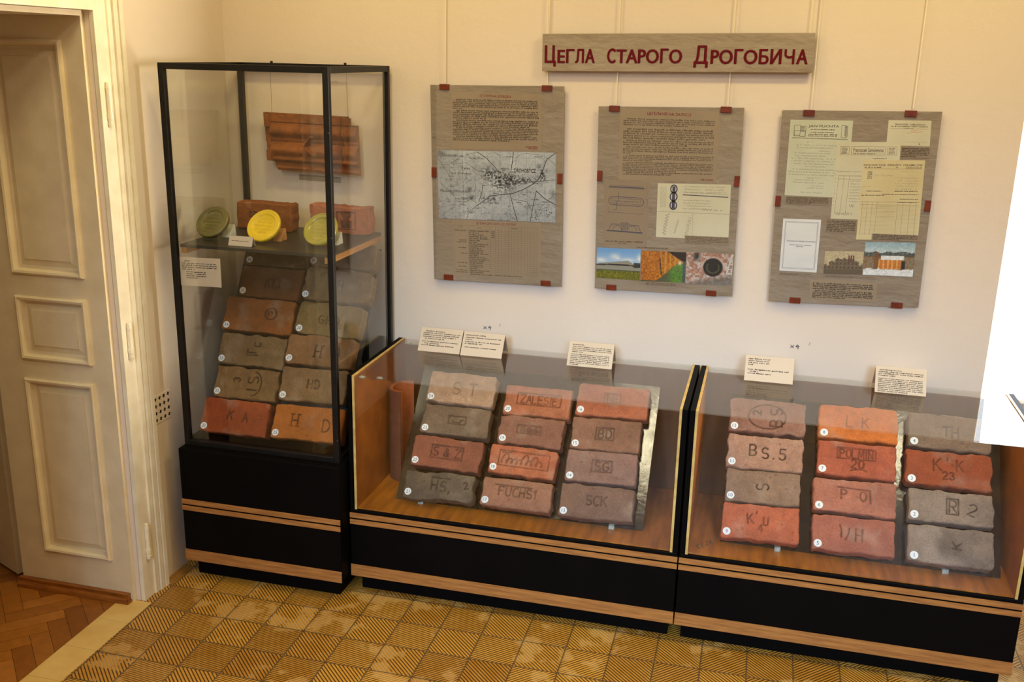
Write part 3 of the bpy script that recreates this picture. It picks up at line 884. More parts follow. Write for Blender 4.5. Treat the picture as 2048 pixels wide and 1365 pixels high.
SP = {
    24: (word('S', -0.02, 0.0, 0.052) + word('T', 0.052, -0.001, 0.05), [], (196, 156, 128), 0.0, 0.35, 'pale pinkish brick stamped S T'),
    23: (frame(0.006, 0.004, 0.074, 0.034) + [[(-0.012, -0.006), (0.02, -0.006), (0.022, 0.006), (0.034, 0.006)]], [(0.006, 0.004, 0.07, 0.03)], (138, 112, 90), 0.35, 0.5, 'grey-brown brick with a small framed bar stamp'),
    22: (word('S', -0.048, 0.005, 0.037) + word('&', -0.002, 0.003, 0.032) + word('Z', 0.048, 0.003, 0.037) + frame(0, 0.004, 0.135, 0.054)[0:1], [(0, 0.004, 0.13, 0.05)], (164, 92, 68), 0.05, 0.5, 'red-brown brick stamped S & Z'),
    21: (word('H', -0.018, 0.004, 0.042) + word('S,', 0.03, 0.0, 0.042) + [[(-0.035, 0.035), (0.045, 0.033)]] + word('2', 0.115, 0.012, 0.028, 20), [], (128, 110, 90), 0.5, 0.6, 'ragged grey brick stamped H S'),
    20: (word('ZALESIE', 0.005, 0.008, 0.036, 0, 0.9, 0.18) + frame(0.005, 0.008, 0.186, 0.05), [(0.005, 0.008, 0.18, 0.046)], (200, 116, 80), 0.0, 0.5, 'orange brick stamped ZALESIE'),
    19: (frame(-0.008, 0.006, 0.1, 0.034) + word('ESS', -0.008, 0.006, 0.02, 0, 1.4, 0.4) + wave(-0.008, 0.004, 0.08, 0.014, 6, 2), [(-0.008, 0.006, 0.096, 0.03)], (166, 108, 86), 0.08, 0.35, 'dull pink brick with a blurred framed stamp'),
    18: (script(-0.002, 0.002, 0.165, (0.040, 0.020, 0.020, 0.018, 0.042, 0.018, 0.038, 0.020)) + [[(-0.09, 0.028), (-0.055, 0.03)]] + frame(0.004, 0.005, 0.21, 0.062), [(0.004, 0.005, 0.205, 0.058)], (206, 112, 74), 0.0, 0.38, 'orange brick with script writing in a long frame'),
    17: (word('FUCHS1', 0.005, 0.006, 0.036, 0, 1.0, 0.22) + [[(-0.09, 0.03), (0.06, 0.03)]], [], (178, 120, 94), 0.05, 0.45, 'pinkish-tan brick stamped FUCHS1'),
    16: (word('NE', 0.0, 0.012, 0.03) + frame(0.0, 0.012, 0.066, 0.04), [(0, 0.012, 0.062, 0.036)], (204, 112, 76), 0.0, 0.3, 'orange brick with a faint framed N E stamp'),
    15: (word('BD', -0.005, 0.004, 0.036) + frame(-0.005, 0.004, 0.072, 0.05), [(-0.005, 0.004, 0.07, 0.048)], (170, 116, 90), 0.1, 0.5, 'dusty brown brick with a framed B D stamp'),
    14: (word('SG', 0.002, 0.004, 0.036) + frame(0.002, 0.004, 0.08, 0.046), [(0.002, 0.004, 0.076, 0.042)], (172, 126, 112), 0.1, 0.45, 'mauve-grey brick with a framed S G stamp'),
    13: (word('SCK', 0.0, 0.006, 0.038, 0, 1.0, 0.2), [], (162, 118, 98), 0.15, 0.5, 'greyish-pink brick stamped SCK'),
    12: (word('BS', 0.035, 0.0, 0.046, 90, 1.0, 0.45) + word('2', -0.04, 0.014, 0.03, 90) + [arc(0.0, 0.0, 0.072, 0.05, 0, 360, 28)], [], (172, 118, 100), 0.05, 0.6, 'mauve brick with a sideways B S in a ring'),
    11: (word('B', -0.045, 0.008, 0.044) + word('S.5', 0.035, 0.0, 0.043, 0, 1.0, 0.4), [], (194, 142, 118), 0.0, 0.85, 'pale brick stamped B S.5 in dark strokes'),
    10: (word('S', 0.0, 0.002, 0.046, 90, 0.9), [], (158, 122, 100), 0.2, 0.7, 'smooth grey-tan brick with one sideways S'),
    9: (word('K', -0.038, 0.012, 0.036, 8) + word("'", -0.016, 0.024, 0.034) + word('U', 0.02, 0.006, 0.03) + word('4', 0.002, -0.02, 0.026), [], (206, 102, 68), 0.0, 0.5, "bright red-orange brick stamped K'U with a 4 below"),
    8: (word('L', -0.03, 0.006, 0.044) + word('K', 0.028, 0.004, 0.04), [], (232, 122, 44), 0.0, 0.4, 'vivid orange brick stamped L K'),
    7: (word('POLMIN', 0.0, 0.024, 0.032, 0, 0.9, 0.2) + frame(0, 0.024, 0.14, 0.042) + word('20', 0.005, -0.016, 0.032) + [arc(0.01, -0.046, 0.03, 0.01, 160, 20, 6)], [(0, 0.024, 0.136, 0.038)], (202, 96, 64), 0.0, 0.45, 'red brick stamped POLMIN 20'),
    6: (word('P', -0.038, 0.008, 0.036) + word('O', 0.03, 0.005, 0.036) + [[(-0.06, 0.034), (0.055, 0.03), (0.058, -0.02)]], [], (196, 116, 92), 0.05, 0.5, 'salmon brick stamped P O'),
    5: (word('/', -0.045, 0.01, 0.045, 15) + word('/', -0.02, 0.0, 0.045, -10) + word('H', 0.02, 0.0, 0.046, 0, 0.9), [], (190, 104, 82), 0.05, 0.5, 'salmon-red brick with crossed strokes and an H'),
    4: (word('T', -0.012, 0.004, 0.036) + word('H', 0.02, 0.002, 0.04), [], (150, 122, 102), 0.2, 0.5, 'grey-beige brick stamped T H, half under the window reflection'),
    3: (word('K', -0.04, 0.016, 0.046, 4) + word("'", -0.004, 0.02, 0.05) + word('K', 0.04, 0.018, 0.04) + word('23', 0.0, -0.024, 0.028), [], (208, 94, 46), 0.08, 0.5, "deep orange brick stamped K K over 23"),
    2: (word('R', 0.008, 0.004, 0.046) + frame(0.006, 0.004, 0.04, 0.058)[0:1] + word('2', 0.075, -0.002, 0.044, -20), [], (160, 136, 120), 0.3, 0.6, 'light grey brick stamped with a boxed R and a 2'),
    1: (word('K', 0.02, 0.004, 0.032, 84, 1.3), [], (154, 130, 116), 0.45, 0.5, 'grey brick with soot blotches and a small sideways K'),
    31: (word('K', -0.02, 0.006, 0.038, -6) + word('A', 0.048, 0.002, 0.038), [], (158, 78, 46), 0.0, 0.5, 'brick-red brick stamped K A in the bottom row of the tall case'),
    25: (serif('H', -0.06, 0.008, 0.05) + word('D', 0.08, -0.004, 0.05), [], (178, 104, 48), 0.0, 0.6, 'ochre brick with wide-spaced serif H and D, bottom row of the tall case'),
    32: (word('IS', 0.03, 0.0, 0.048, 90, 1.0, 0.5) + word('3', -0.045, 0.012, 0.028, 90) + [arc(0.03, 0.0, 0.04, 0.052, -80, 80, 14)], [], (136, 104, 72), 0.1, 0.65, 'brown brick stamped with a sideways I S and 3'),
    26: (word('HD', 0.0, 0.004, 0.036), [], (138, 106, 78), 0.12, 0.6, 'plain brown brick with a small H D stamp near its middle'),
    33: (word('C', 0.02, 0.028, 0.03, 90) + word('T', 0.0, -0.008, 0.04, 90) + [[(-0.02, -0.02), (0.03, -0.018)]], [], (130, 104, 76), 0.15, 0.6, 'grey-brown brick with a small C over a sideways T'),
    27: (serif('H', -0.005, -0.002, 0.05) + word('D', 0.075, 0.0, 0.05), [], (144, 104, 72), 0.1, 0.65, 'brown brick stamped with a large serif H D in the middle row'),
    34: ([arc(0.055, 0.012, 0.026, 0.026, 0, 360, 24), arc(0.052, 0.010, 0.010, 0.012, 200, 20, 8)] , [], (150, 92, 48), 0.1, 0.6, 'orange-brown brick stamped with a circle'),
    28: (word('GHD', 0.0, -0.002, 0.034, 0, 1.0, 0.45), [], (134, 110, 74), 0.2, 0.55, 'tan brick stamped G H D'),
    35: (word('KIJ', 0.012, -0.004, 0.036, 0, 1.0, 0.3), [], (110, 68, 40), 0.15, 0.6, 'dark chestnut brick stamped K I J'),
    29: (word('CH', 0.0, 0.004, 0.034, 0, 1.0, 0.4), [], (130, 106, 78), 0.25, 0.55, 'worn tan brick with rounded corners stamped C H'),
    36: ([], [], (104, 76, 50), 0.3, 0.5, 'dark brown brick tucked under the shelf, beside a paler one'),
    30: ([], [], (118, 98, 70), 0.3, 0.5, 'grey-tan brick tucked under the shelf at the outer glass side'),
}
BR = [(24, 1.163, 0.527, 0.293, 0.137, 0.0), (23, 1.166, 0.382, 0.293, 0.128, 0.0), (22, 1.156, 0.238, 0.298, 0.132, -0.9), (21, 1.149, 0.097, 0.291, 0.114, 1.4),
      (20, 1.501, 0.505, 0.284, 0.13, 0.5), (19, 1.494, 0.373, 0.27, 0.124, 0.1), (18, 1.481, 0.243, 0.277, 0.12, -1.1), (17, 1.478, 0.105, 0.289, 0.121, 0.0),
      (16, 1.811, 0.54, 0.295, 0.136, 1.2), (15, 1.805, 0.394, 0.285, 0.133, 1.8), (14, 1.804, 0.257, 0.287, 0.131, 1.8), (13, 1.805, 0.113, 0.296, 0.135, 1.6),
      (12, 2.432, 0.542, 0.291, 0.138, 1.5), (11, 2.434, 0.392, 0.288, 0.134, 0.9), (10, 2.436, 0.254, 0.278, 0.129, 1.4), (9, 2.439, 0.115, 0.289, 0.134, 1.8),
      (8, 2.775, 0.552, 0.292, 0.137, 1.3), (7, 2.776, 0.404, 0.29, 0.135, 0.8), (6, 2.776, 0.258, 0.298, 0.13, 1.2), (5, 2.779, 0.113, 0.296, 0.135, 0.9),
      (4, 3.109, 0.553, 0.296, 0.136, 0.4), (3, 3.107, 0.406, 0.303, 0.137, 0.8), (2, 3.117, 0.262, 0.297, 0.122, 0.9), (1, 3.119, 0.117, 0.296, 0.138, 1.1)]
BT = [(29, 0.609, 0.667, 0.308, 0.146, -1.0), (35, 0.303, 0.657, 0.287, 0.137, -0.2), (28, 0.604, 0.514, 0.294, 0.143, -0.8), (34, 0.279, 0.505, 0.325, 0.148, 0.4),
      (27, 0.588, 0.375, 0.301, 0.128, -0.4), (33, 0.281, 0.348, 0.306, 0.134, 0.1), (26, 0.590, 0.227, 0.297, 0.144, 1.0), (32, 0.286, 0.205, 0.291, 0.133, 0.1),
      (25, 0.600, 0.066, 0.316, 0.143, 1.2), (31, 0.266, 0.058, 0.305, 0.146, 0.2), (30, 0.612, 0.806, 0.30, 0.118, -0.6), (36, 0.303, 0.79, 0.285, 0.118, 0.0)]

ALB = {24: 0.9, 13: 0.54, 3: 0.56, 8: 0.85, 22: 0.66, 15: 0.64, 14: 0.66, 11: 0.82}
def add_brick(no, cx, cs, w_, h_, rot, th, y0, z0, group, where):
    st, rec, col, soot, stamp_shade, lab = SP[no]
    rough = {24: 1.1, 21: 1.7, 29: 1.5, 32: 1.3, 33: 1.3, 12: 1.2, 11: 1.3, 18: 1.2, 19: 1.2, 3: 1.2, 8: 1.1}.get(no, 0.95)
    rc = {29: 0.03, 28: 0.022, 30: 0.03, 27: 0.016, 1: 0.014}.get(no, 0.008)
    me = brick_mesh('brick', w_, h_, 0.065, col, no, st, stamp_shade=stamp_shade, rough=rough, recess=rec, soot=soot, rc=rc, alb=ALB.get(no, 0.74 if no <= 24 else 0.85))
    o = bpy.data.objects.new('brick', me)
    COL.objects.link(o)
    t, a = math.radians(th), math.radians(rot)
    E1 = Vector((1, 0, 0)); E2 = Vector((0, math.cos(t), math.sin(t))); N = Vector((0, -math.sin(t), math.cos(t)))
    U = E1 * math.cos(a) + E2 * math.sin(a); V = E2 * math.cos(a) - E1 * math.sin(a)
    P = Vector((cx, y0, z0)) + E2 * cs
    o.matrix_world = Matrix(((U.x, V.x, N.x, P.x), (U.y, V.y, N.y, P.y), (U.z, V.z, N.z, P.z), (0, 0, 0, 1)))
    tag(o, lab + where, 'brick', group)
    # round number sticker
    sx, sy, r = -w_ / 2 + 0.021, -h_ / 2 + 0.022, 0.0145
    n = 20
    mb = MB()
    mb.add([(sx + r * math.cos(2 * PI * k / n), sy + r * math.sin(2 * PI * k / n), zz) for zz in (0.0005, 0.0026) for k in range(n)],
           [tuple(range(n, 2 * n))] + [(k, (k + 1) % n, n + (k + 1) % n, n + k) for k in range(n)])
    s = mb.build('number_sticker', M['sticker'], o, local=True)
    v, f, asp = text_geo(str(no), 0.0, 2)
    hh = 0.0135; wd = min(hh * asp, 0.019)
    mb = MB().add([(sx + (p[0] - 0.5) * wd, sy + (p[1] - 0.5) * hh, 0.0029) for p in v], f)
    mb.build('number', M['number'], s, local=True)
    return o
for q in BR:
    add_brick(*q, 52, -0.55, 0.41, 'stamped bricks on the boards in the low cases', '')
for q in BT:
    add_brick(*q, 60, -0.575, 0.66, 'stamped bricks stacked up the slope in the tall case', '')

# sloping boards under the bricks
def slope_board(label, x0, x1, th, y0, z0, s0, s1, n0, n1, m, zfloor, feet):
    t = math.radians(th)
    E2 = Vector((0, math.cos(t), math.sin(t))); N = Vector((0, -math.sin(t), math.cos(t)))
    o = Vector((x0, y0, z0)) + E2 * s0 + N * n0
    r = thing('sloping_board', label, 'display board', ((x0 + x1) / 2, o.y, zfloor))
    MB().obox(o, (x1 - x0, 0, 0), E2 * (s1 - s0), N * (n1 - n0)).build('board', m, r)
    # prop legs behind
    top = Vector((0, y0, z0)) + E2 * (s1 - 0.06) + N * n0
    for X in (x0 + 0.06, x1 - 0.09):
        MB().box(X, top.y - 0.004, zfloor, X + 0.03, top.y + 0.012, top.z - 0.012).build('prop', M['darkboard'], r)
    for X in feet:
        MB().box(X, o.y - 0.022, zfloor, X + 0.022, o.y + 0.0, zfloor + 0.016).build('bumper', M['clear'], r)
slope_board('sloping foil-covered board carrying the bricks beside the half pipe tile', 0.956, 1.993, 52, -0.55, 0.41, 0.038, 0.648, -0.074, -0.068, M['foil'], 0.3952, (1.06, 1.86))
slope_board('sloping foil-covered board in the case by the window', 2.293, 3.303, 52, -0.55, 0.41, 0.038, 0.648, -0.074, -0.068, M['foil'], 0.3952, (2.5, 3.1))
slope_board('sloping dark board under the stacked bricks of the tall case', 0.115, 0.752, 60, -0.575, 0.66, 0.0, 0.865, -0.074, -0.068, M['darkboard'], 0.6, ())

# half pipe tile standing in the low case
def half_pipe():
    mb = MB()
    cx, cy, R, t, z0, z1 = 0.929, -0.215, 0.092, 0.017, 0.3955, 0.806
    n = 22
    vs, fs = [], []
    rn = random.Random(4)
    for k in range(n + 1):
        a = math.radians(98 + 164 * k / n)
        for j in range(9):
            z = z0 + (z1 - z0) * j / 8
            jit = 0.0005 * math.sin(k * 1.3 + j * 0.7)
            top = 0.002 * math.sin(k * 0.35) if j == 8 else 0
            for r_ in (R + jit, R - t):
                vs.append((cx + r_ * math.cos(a), cy + r_ * math.sin(a), z + top))
    st = 18
    for k in range(n):
        for j in range(8):
            a = k * st + j * 2
            fs.append((a, a + st, a + st + 2, a + 2))
            fs.append((a + 1, a + 3, a + st + 3, a + st + 1))
        a = k * st + 16
        fs.append((a, a + st, a + st + 1, a + 1))
        a = k * st
        fs.append((a, a + 1, a + st + 1, a + st))
    for j in range(8):
        a = j * 2
        fs.append((a, a + 2, a + 3, a + 1))
        a = n * st + j * 2
        fs.append((a, a + 1, a + 3, a + 2))
    mb.add(vs, fs)
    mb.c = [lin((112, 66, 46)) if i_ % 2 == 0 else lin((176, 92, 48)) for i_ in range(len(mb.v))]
    o = mb.build('half_pipe_tile', M['tile'])
    tag(o, 'upright half-round clay pipe tile in the corner of the low case', 'clay tile')
half_pipe()

# ------------------------------------------------------------------ things on the shelf of the tall case
def shelf_brick(w_, h_, d, col, strokes, rec, loc, yaw, lab, seed, rough):
    me = brick_mesh('brick', w_, h_, d, col, seed, strokes, stamp_shade=0.65, rough=rough, recess=rec)
    o = bpy.data.objects.new('brick', me)
    COL.objects.link(o)
    o.location = loc
    o.rotation_euler = (PI / 2, 0, yaw)
    tag(o, lab, 'brick', 'bricks standing on the shelf')
zs = 1.4495
shelf_brick(0.262, 0.118, 0.075, (138, 78, 34), word('DP', -0.05, 0.006, 0.022, 0, 1, 0.5) + word('O', -0.018, 0.003, 0.016) + word('2', 0.068, -0.004, 0.028), [], (0.272, -0.225, zs + 0.0595), -0.04,
            'orange-brown brick standing on the shelf behind the yellow medallion', 101, 0.8)
def lines4():
    s = []
    for k, (tx, yy) in enumerate((('WOUN', 0.022), ('TOT', 0.006), ('NBERI', -0.010), ('BERG', -0.026))):
        s += word(tx, 0.03, yy, 0.0125, 0, 1.0, 0.3)
    return s
shelf_brick(0.272, 0.118, 0.07, (168, 96, 66), lines4() + frame(0.03, -0.002, 0.082, 0.072), [(0.03, -0.002, 0.08, 0.07)], (0.604, -0.185, zs + 0.0595), 0.0,
            'pinkish-red brick on the shelf with a square four-line stamp', 102, 1.2)

def medallion(cx, cy, col, lab, blk, seed):
    R = 0.0735
    tilt = math.radians(52)          # angle of the face from the horizontal
    zc = zs + R * math.sin(tilt) + 0.008
    Mx = Matrix.Translation((cx, cy, zc)) @ Matrix.Rotation(math.radians(-6), 4, 'Z') @ Matrix.Rotation(tilt, 4, 'X')
    prof = [(0.0, -0.016), (R * 0.86, -0.016), (R * 0.96, -0.012), (R, -0.004), (R, 0.001), (R * 0.985, 0.005), (R * 0.95, 0.0075), (R * 0.90, 0.0075), (R * 0.86, 0.0055), (R * 0.80, 0.0062), (R * 0.735, 0.0065), (R * 0.70, 0.005), (R * 0.675, 0.001), (R * 0.64, 0.0), (0.0, 0.0)]
    mb = MB().lathe(prof, Mx, 56)
    rn = random.Random(seed)
    mb.c = [tuple(ch * (1 + 0.06 * rn.uniform(-1, 1)) for ch in lin(col))] * len(mb.v)
    o = mb.build('medallion', M['glaze'], smooth=True)
    tag(o, lab, 'medallion', 'glazed medallions on the shelf')
    q = MB()
    for k, (yy, hw) in enumerate(((0.030, 0.018), (0.016, 0.032), (0.0, 0.042), (-0.016, 0.036), (-0.030, 0.02))):
        x = -hw
        while x < hw:
            l_ = rn.uniform(0.003, 0.006)
            p = Mx @ Vector((x, yy - 0.004, -0.0005)); ex = Mx.to_3x3() @ Vector((l_ * 0.6, 0, 0)); ey = Mx.to_3x3() @ Vector((0, 0.008, 0)); ez = Mx.to_3x3() @ Vector((0, 0, 0.0014))
            q.obox(p, ex, ey, ez)
            x += l_ + 0.0012
    q.c = [tuple(ch * 0.9 for ch in lin(col))] * len(q.v)
    q.build('raised_lettering', M['glaze'], o)
    # wedge behind
    wv = blk
    m2 = MB()
    bx, by = cx + 0.024, cy + 0.016
    pts = [(by + 0.005, zs), (by + 0.060, zs), (by + 0.052, zs + 0.048), (by + 0.041, zs + 0.050)]
    vs = [(bx + X, p[0] + 0.004 * X / 0.03, p[1]) for X in (0, 0.036) for p in pts]
    m2.add(vs, [(0, 1, 2, 3), (7, 6, 5, 4), (0, 4, 5, 1), (1, 5, 6, 2), (2, 6, 7, 3), (3, 7, 4, 0)])
    ob = m2.build('prop_block', wv[0], bevel=0.002)
    tag(ob, wv[1], 'block', 'blocks propping the medallions')
medallion(0.163, -0.452, (112, 100, 46), 'olive green glazed round medallion leaning on the shelf', (M['plaster'], 'white block behind the olive green medallion'), 1)
medallion(0.399, -0.462, (232, 196, 20), 'bright yellow glazed round medallion leaning on the shelf', (M['batten'], 'wooden block behind the bright yellow medallion'), 2)
medallion(0.645, -0.458, (164, 150, 50), 'yellow-green glazed round medallion behind the corner post', (M['plaster'], 'white block behind the yellow-green medallion'), 3)

# ------------------------------------------------------------------ printed matter helpers (quads in metres on a vertical plane)
def bil(Q, s, t):
    a, b_, c, d = (np.array(p) for p in Q)     # TL, TR, BR, BL ; t downwards
    return (a * (1 - s) + b_ * s) * (1 - t) + (d * (1 - s) + c * s) * t

class Sheet:
    """maps s (0..1 rightwards), t (0..1 downwards) of a sheet into the world"""
    def __init__(s, fn): s.fn = fn
    def __call__(s, u, v, n=0.0): return s.fn(u, v, n)

def flat(Q, y):
    def fn(u, v, n):
        p = bil(Q, u, v)
        return (float(p[0]), y - n, float(p[1]))
    return Sheet(fn)

def para(mb, sh, s0, s1, t0, t1, n, seed=0, thick=0.42, indent=True, last=0.6, n_off=0.0003, density=0.92):
    """lines too small to read: blurred words made of letter-sized marks"""
    rn = random.Random(seed)
    pitch = (t1 - t0) / n
    W_ = (Vector(sh(1, 0)) - Vector(sh(0, 0))).length
    H_ = (Vector(sh(0, 1)) - Vector(sh(0, 0))).length
    adv = max(min(pitch * H_ * 0.58 / W_, (s1 - s0) / 6), 0.0022 / W_)
    for k in range(n):
        tb = t0 + pitch * 0.80
        xh = pitch * min(thick + 0.06, 0.55)
        x = s0 + (0.04 * (s1 - s0) if (indent and k == 0) else 0)
        end = s1 - (0 if k < n - 1 else (1 - last) * (s1 - s0)) - rn.uniform(0, 0.012) * (s1 - s0)
        while x < end:
            for q_ in range(rn.choice((2, 3, 4, 5, 6, 7, 8, 9, 11))):
                if x + adv * 0.8 > end: break
                lw = adv * rn.uniform(0.55, 0.86)
                up = xh * (1.45 if rn.random() < 0.16 else 1.0)
                dn = xh * 0.35 if rn.random() < 0.08 else 0
                mb.quad(sh(x, tb + dn, n_off), sh(x + lw, tb + dn, n_off), sh(x + lw, tb - up, n_off), sh(x, tb - up, n_off))
                x += adv
            x += adv * 0.8
        t0 += pitch

def put_text(mb, sh, body, s0, t0, s1, t1, bold=0.0, n_off=0.0003, res=2):
    v, f, asp = text_geo(body, bold, res)
    # every face gets its own hair of height, so overlapping outlines of one glyph never coincide
    for i_, q_ in enumerate(f):
        n_ = n_off + 1.2e-5 * (i_ % 23)
        mb.add([sh(s0 + v[k][0] * (s1 - s0), t1 + v[k][1] * (t0 - t1), n_) for k in q_], [tuple(range(len(q_)))])

def line(mb, sh, pts, wd, n_off=0.0003):
    """ribbon along pts (s, t); wd in metres"""
    P = [Vector(sh(p[0], p[1], n_off)) for p in pts]
    nrm = (Vector(sh(1, 0)) - Vector(sh(0, 0))).cross(Vector(sh(0, 0)) - Vector(sh(0, 1))).normalized()
    P = [P[0]] + [q for p, q in zip(P[:-1], P[1:]) if (q - p).length > 1e-7]
    if len(P) < 2: return
    D = [(q - p).normalized() for p, q in zip(P[:-1], P[1:])]
    closed = (P[0] - P[-1]).length < 1e-6
    N = []
    for k in range(len(P)):
        d0 = D[k - 1] if k > 0 else (D[-1] if closed else D[0])
        d1 = D[k] if k < len(D) else (D[0] if closed else D[-1])
        m0, m1 = nrm.cross(d0), nrm.cross(d1)
        m = m0 + m1
        m = m1 if m.length < 0.3 else m.normalized() / max(m.normalized().dot(m1), 0.6)
        N.append(m * wd / 2)
    for k in range(len(D)):
        mb.quad(P[k] - N[k], P[k + 1] - N[k + 1], P[k + 1] + N[k + 1], P[k] + N[k])

def scrawl(mb, sh, s0, s1, t, h, wd=0.0009, seed=0):
    rn = random.Random(seed)
    pts, x = [], s0
    ph = rn.uniform(0, 6)
    while x < s1:
        ph += 1.15
        pts.append((x + 0.003 * math.sin(ph * 1.7), t + h * math.sin(ph) * rn.uniform(0.35, 1.0) / 2))
        x += rn.uniform(0.004, 0.010)
        if rn.random() < 0.07:
            if len(pts) > 1: line(mb, sh, pts, wd)
            pts = []; x += 0.012
    if len(pts) > 1: line(mb, sh, pts, wd)

def paper(name, Q, y, m, parent, thick=0.0004):
    mb = MB()
    a = [(float(p[0]), y, float(p[1])) for p in Q]
    c = [(float(p[0]), y + thick, float(p[1])) for p in Q]
    mb.add(a + c, [(3, 2, 1, 0), (4, 5, 6, 7), (0, 1, 5, 4), (1, 2, 6, 5), (2, 3, 7, 6), (3, 0, 4, 7)])
    return mb.build(name, m, parent)

def photo(name, Q, y, fn, parent, nx=72, ny=48):
    mb = MB()
    u, v = np.meshgrid(np.linspace(0, 1, nx + 1), np.linspace(0, 1, ny + 1), indexing='ij')
    c = np.clip(fn(u, v), 0, 255)
    a = np.array(Q)
    pos = (a[0] * (1 - u[..., None]) + a[1] * u[..., None]) * (1 - v[..., None]) + (a[3] * (1 - u[..., None]) + a[2] * u[..., None]) * v[..., None]
    vs = [(float(p[0]), y, float(p[1])) for p in pos.reshape(-1, 2)]
    idx = np.arange((nx + 1) * (ny + 1)).reshape(nx + 1, ny + 1)
    fs = np.stack([idx[:-1, 1:], idx[1:, 1:], idx[1:, :-1], idx[:-1, :-1]], -1).reshape(-1, 4).tolist()
    mb.add(vs, fs)
    s = c.reshape(-1, 3) / 255
    l_ = np.where(s <= 0.04045, s / 12.92, ((s + 0.055) / 1.055) ** 2.4)
    mb.c = [tuple(float(t) for t in q) for q in l_]
    return mb.build(name, M['photo'], parent, smooth=True)

Q = {
 'b1':[(0.9572,2.0732),(1.5252,2.0824),(1.5417,1.258),(0.9748,1.2488)],
 'b1_text':[(1.0505,2.0472),(1.432,2.0485),(1.4374,1.8233),(1.0516,1.8157)],
 'b1_map':[(0.9884,1.8069),(1.4998,1.8173),(1.5075,1.5297),(0.996,1.5179)],
 'b1_table':[(1.053,1.5144),(1.4458,1.5232),(1.4497,1.2819),(1.0618,1.2731)],
 'b2':[(1.6688,2.0086),(2.2389,2.0216),(2.2519,1.2718),(1.6853,1.2627)],
 'b2_text':[(1.7541,2.0046),(2.1461,2.0033),(2.1551,1.7303),(1.764,1.7189)],
 'b2_draw':[(1.7058,1.7135),(1.8893,1.7167),(1.8944,1.4556),(1.7107,1.4496)],
 'b2_letter':[(1.9234,1.7145),(2.2122,1.7234),(2.2189,1.5007),(1.9285,1.4959)],
 'b2_cap1':[(2.0448,1.5098),(2.2248,1.5132),(2.2254,1.4808),(2.0455,1.4773)],
 'b2_cap2':[(1.8489,1.4525),(1.9873,1.4552),(1.9875,1.4473),(1.8491,1.4446)],
 'b2_cap3':[(1.8954,1.3066),(2.0288,1.3092),(2.0291,1.2957),(1.8956,1.2931)],
 'b2_p1':[(1.6876,1.4365),(1.87,1.4404),(1.8724,1.3097),(1.6897,1.3081)],
 'b2_p2':[(1.8735,1.436),(2.0557,1.4408),(2.058,1.3148),(1.8762,1.3073)],
 'b2_p3':[(2.0566,1.4427),(2.244,1.4455),(2.2443,1.3175),(2.0615,1.3108)],
 'b3':[(2.3811,2.0173),(2.9548,2.0305),(2.9637,1.283),(2.3961,1.2634)],
 'b3_d1':[(2.4155,1.9825),(2.6445,1.9871),(2.6524,1.6942),(2.4199,1.6931)],
 'b3_cap1':[(2.4232,1.6898),(2.5939,1.6931),(2.5945,1.6624),(2.4238,1.6592)],
 'b3_d2':[(2.5958,1.906),(2.8241,1.9144),(2.8391,1.6161),(2.6013,1.6117)],
 'b3_d3':[(2.6975,1.8421),(2.9178,1.8511),(2.9292,1.5463),(2.7041,1.5358)],
 'b3_d4':[(2.7709,1.9935),(2.9216,1.9969),(2.9269,1.9028),(2.7732,1.9004)],
 'b3_cap2':[(2.8272,1.8969),(2.9316,1.8989),(2.9323,1.8594),(2.828,1.8574)],
 'b3_cap3':[(2.5857,1.6078),(2.7017,1.61),(2.7026,1.5593),(2.5867,1.5571)],
 'b3_cap4':[(2.7605,1.563),(2.9347,1.5664),(2.9352,1.5418),(2.7609,1.5385)],
 'b3_d5':[(2.4236,1.601),(2.5671,1.6047),(2.5705,1.3944),(2.4275,1.3924)],
 'b3_p1':[(2.5939,1.4825),(2.7383,1.4904),(2.7422,1.3997),(2.5972,1.3923)],
 'b3_p2':[(2.74,1.5279),(2.923,1.5381),(2.928,1.4042),(2.7438,1.3992)],
 'b3_cap5':[(2.4281,1.3859),(2.555,1.3884),(2.5552,1.3791),(2.4282,1.3767)],
 'b3_cap6':[(2.5975,1.3889),(2.7952,1.3927),(2.7954,1.385),(2.5977,1.3812)],
 'b3_text':[(2.549,1.3644),(2.8028,1.3708),(2.8061,1.2916),(2.5534,1.2859)],
 'ban':[(1.4326,2.2833),(2.4758,2.3026),(2.4778,2.158),(1.4343,2.1394)],
}
CL = {'b1': [(1.02, 2.066), (1.455, 2.073), (0.975, 1.713), (1.521, 1.713), (1.041, 1.262), (1.474, 1.268)], 'b2': [(1.733, 2.002), (2.17, 2.012), (1.686, 1.733), (2.234, 1.738), (1.756, 1.272), (2.167, 1.279)], 'b3': [(2.481, 2.010), (2.846, 2.020), (2.397, 1.669), (2.948, 1.681), (2.499, 1.276), (2.884, 1.287)]}
YB = -0.0255            # face of the kraft backing

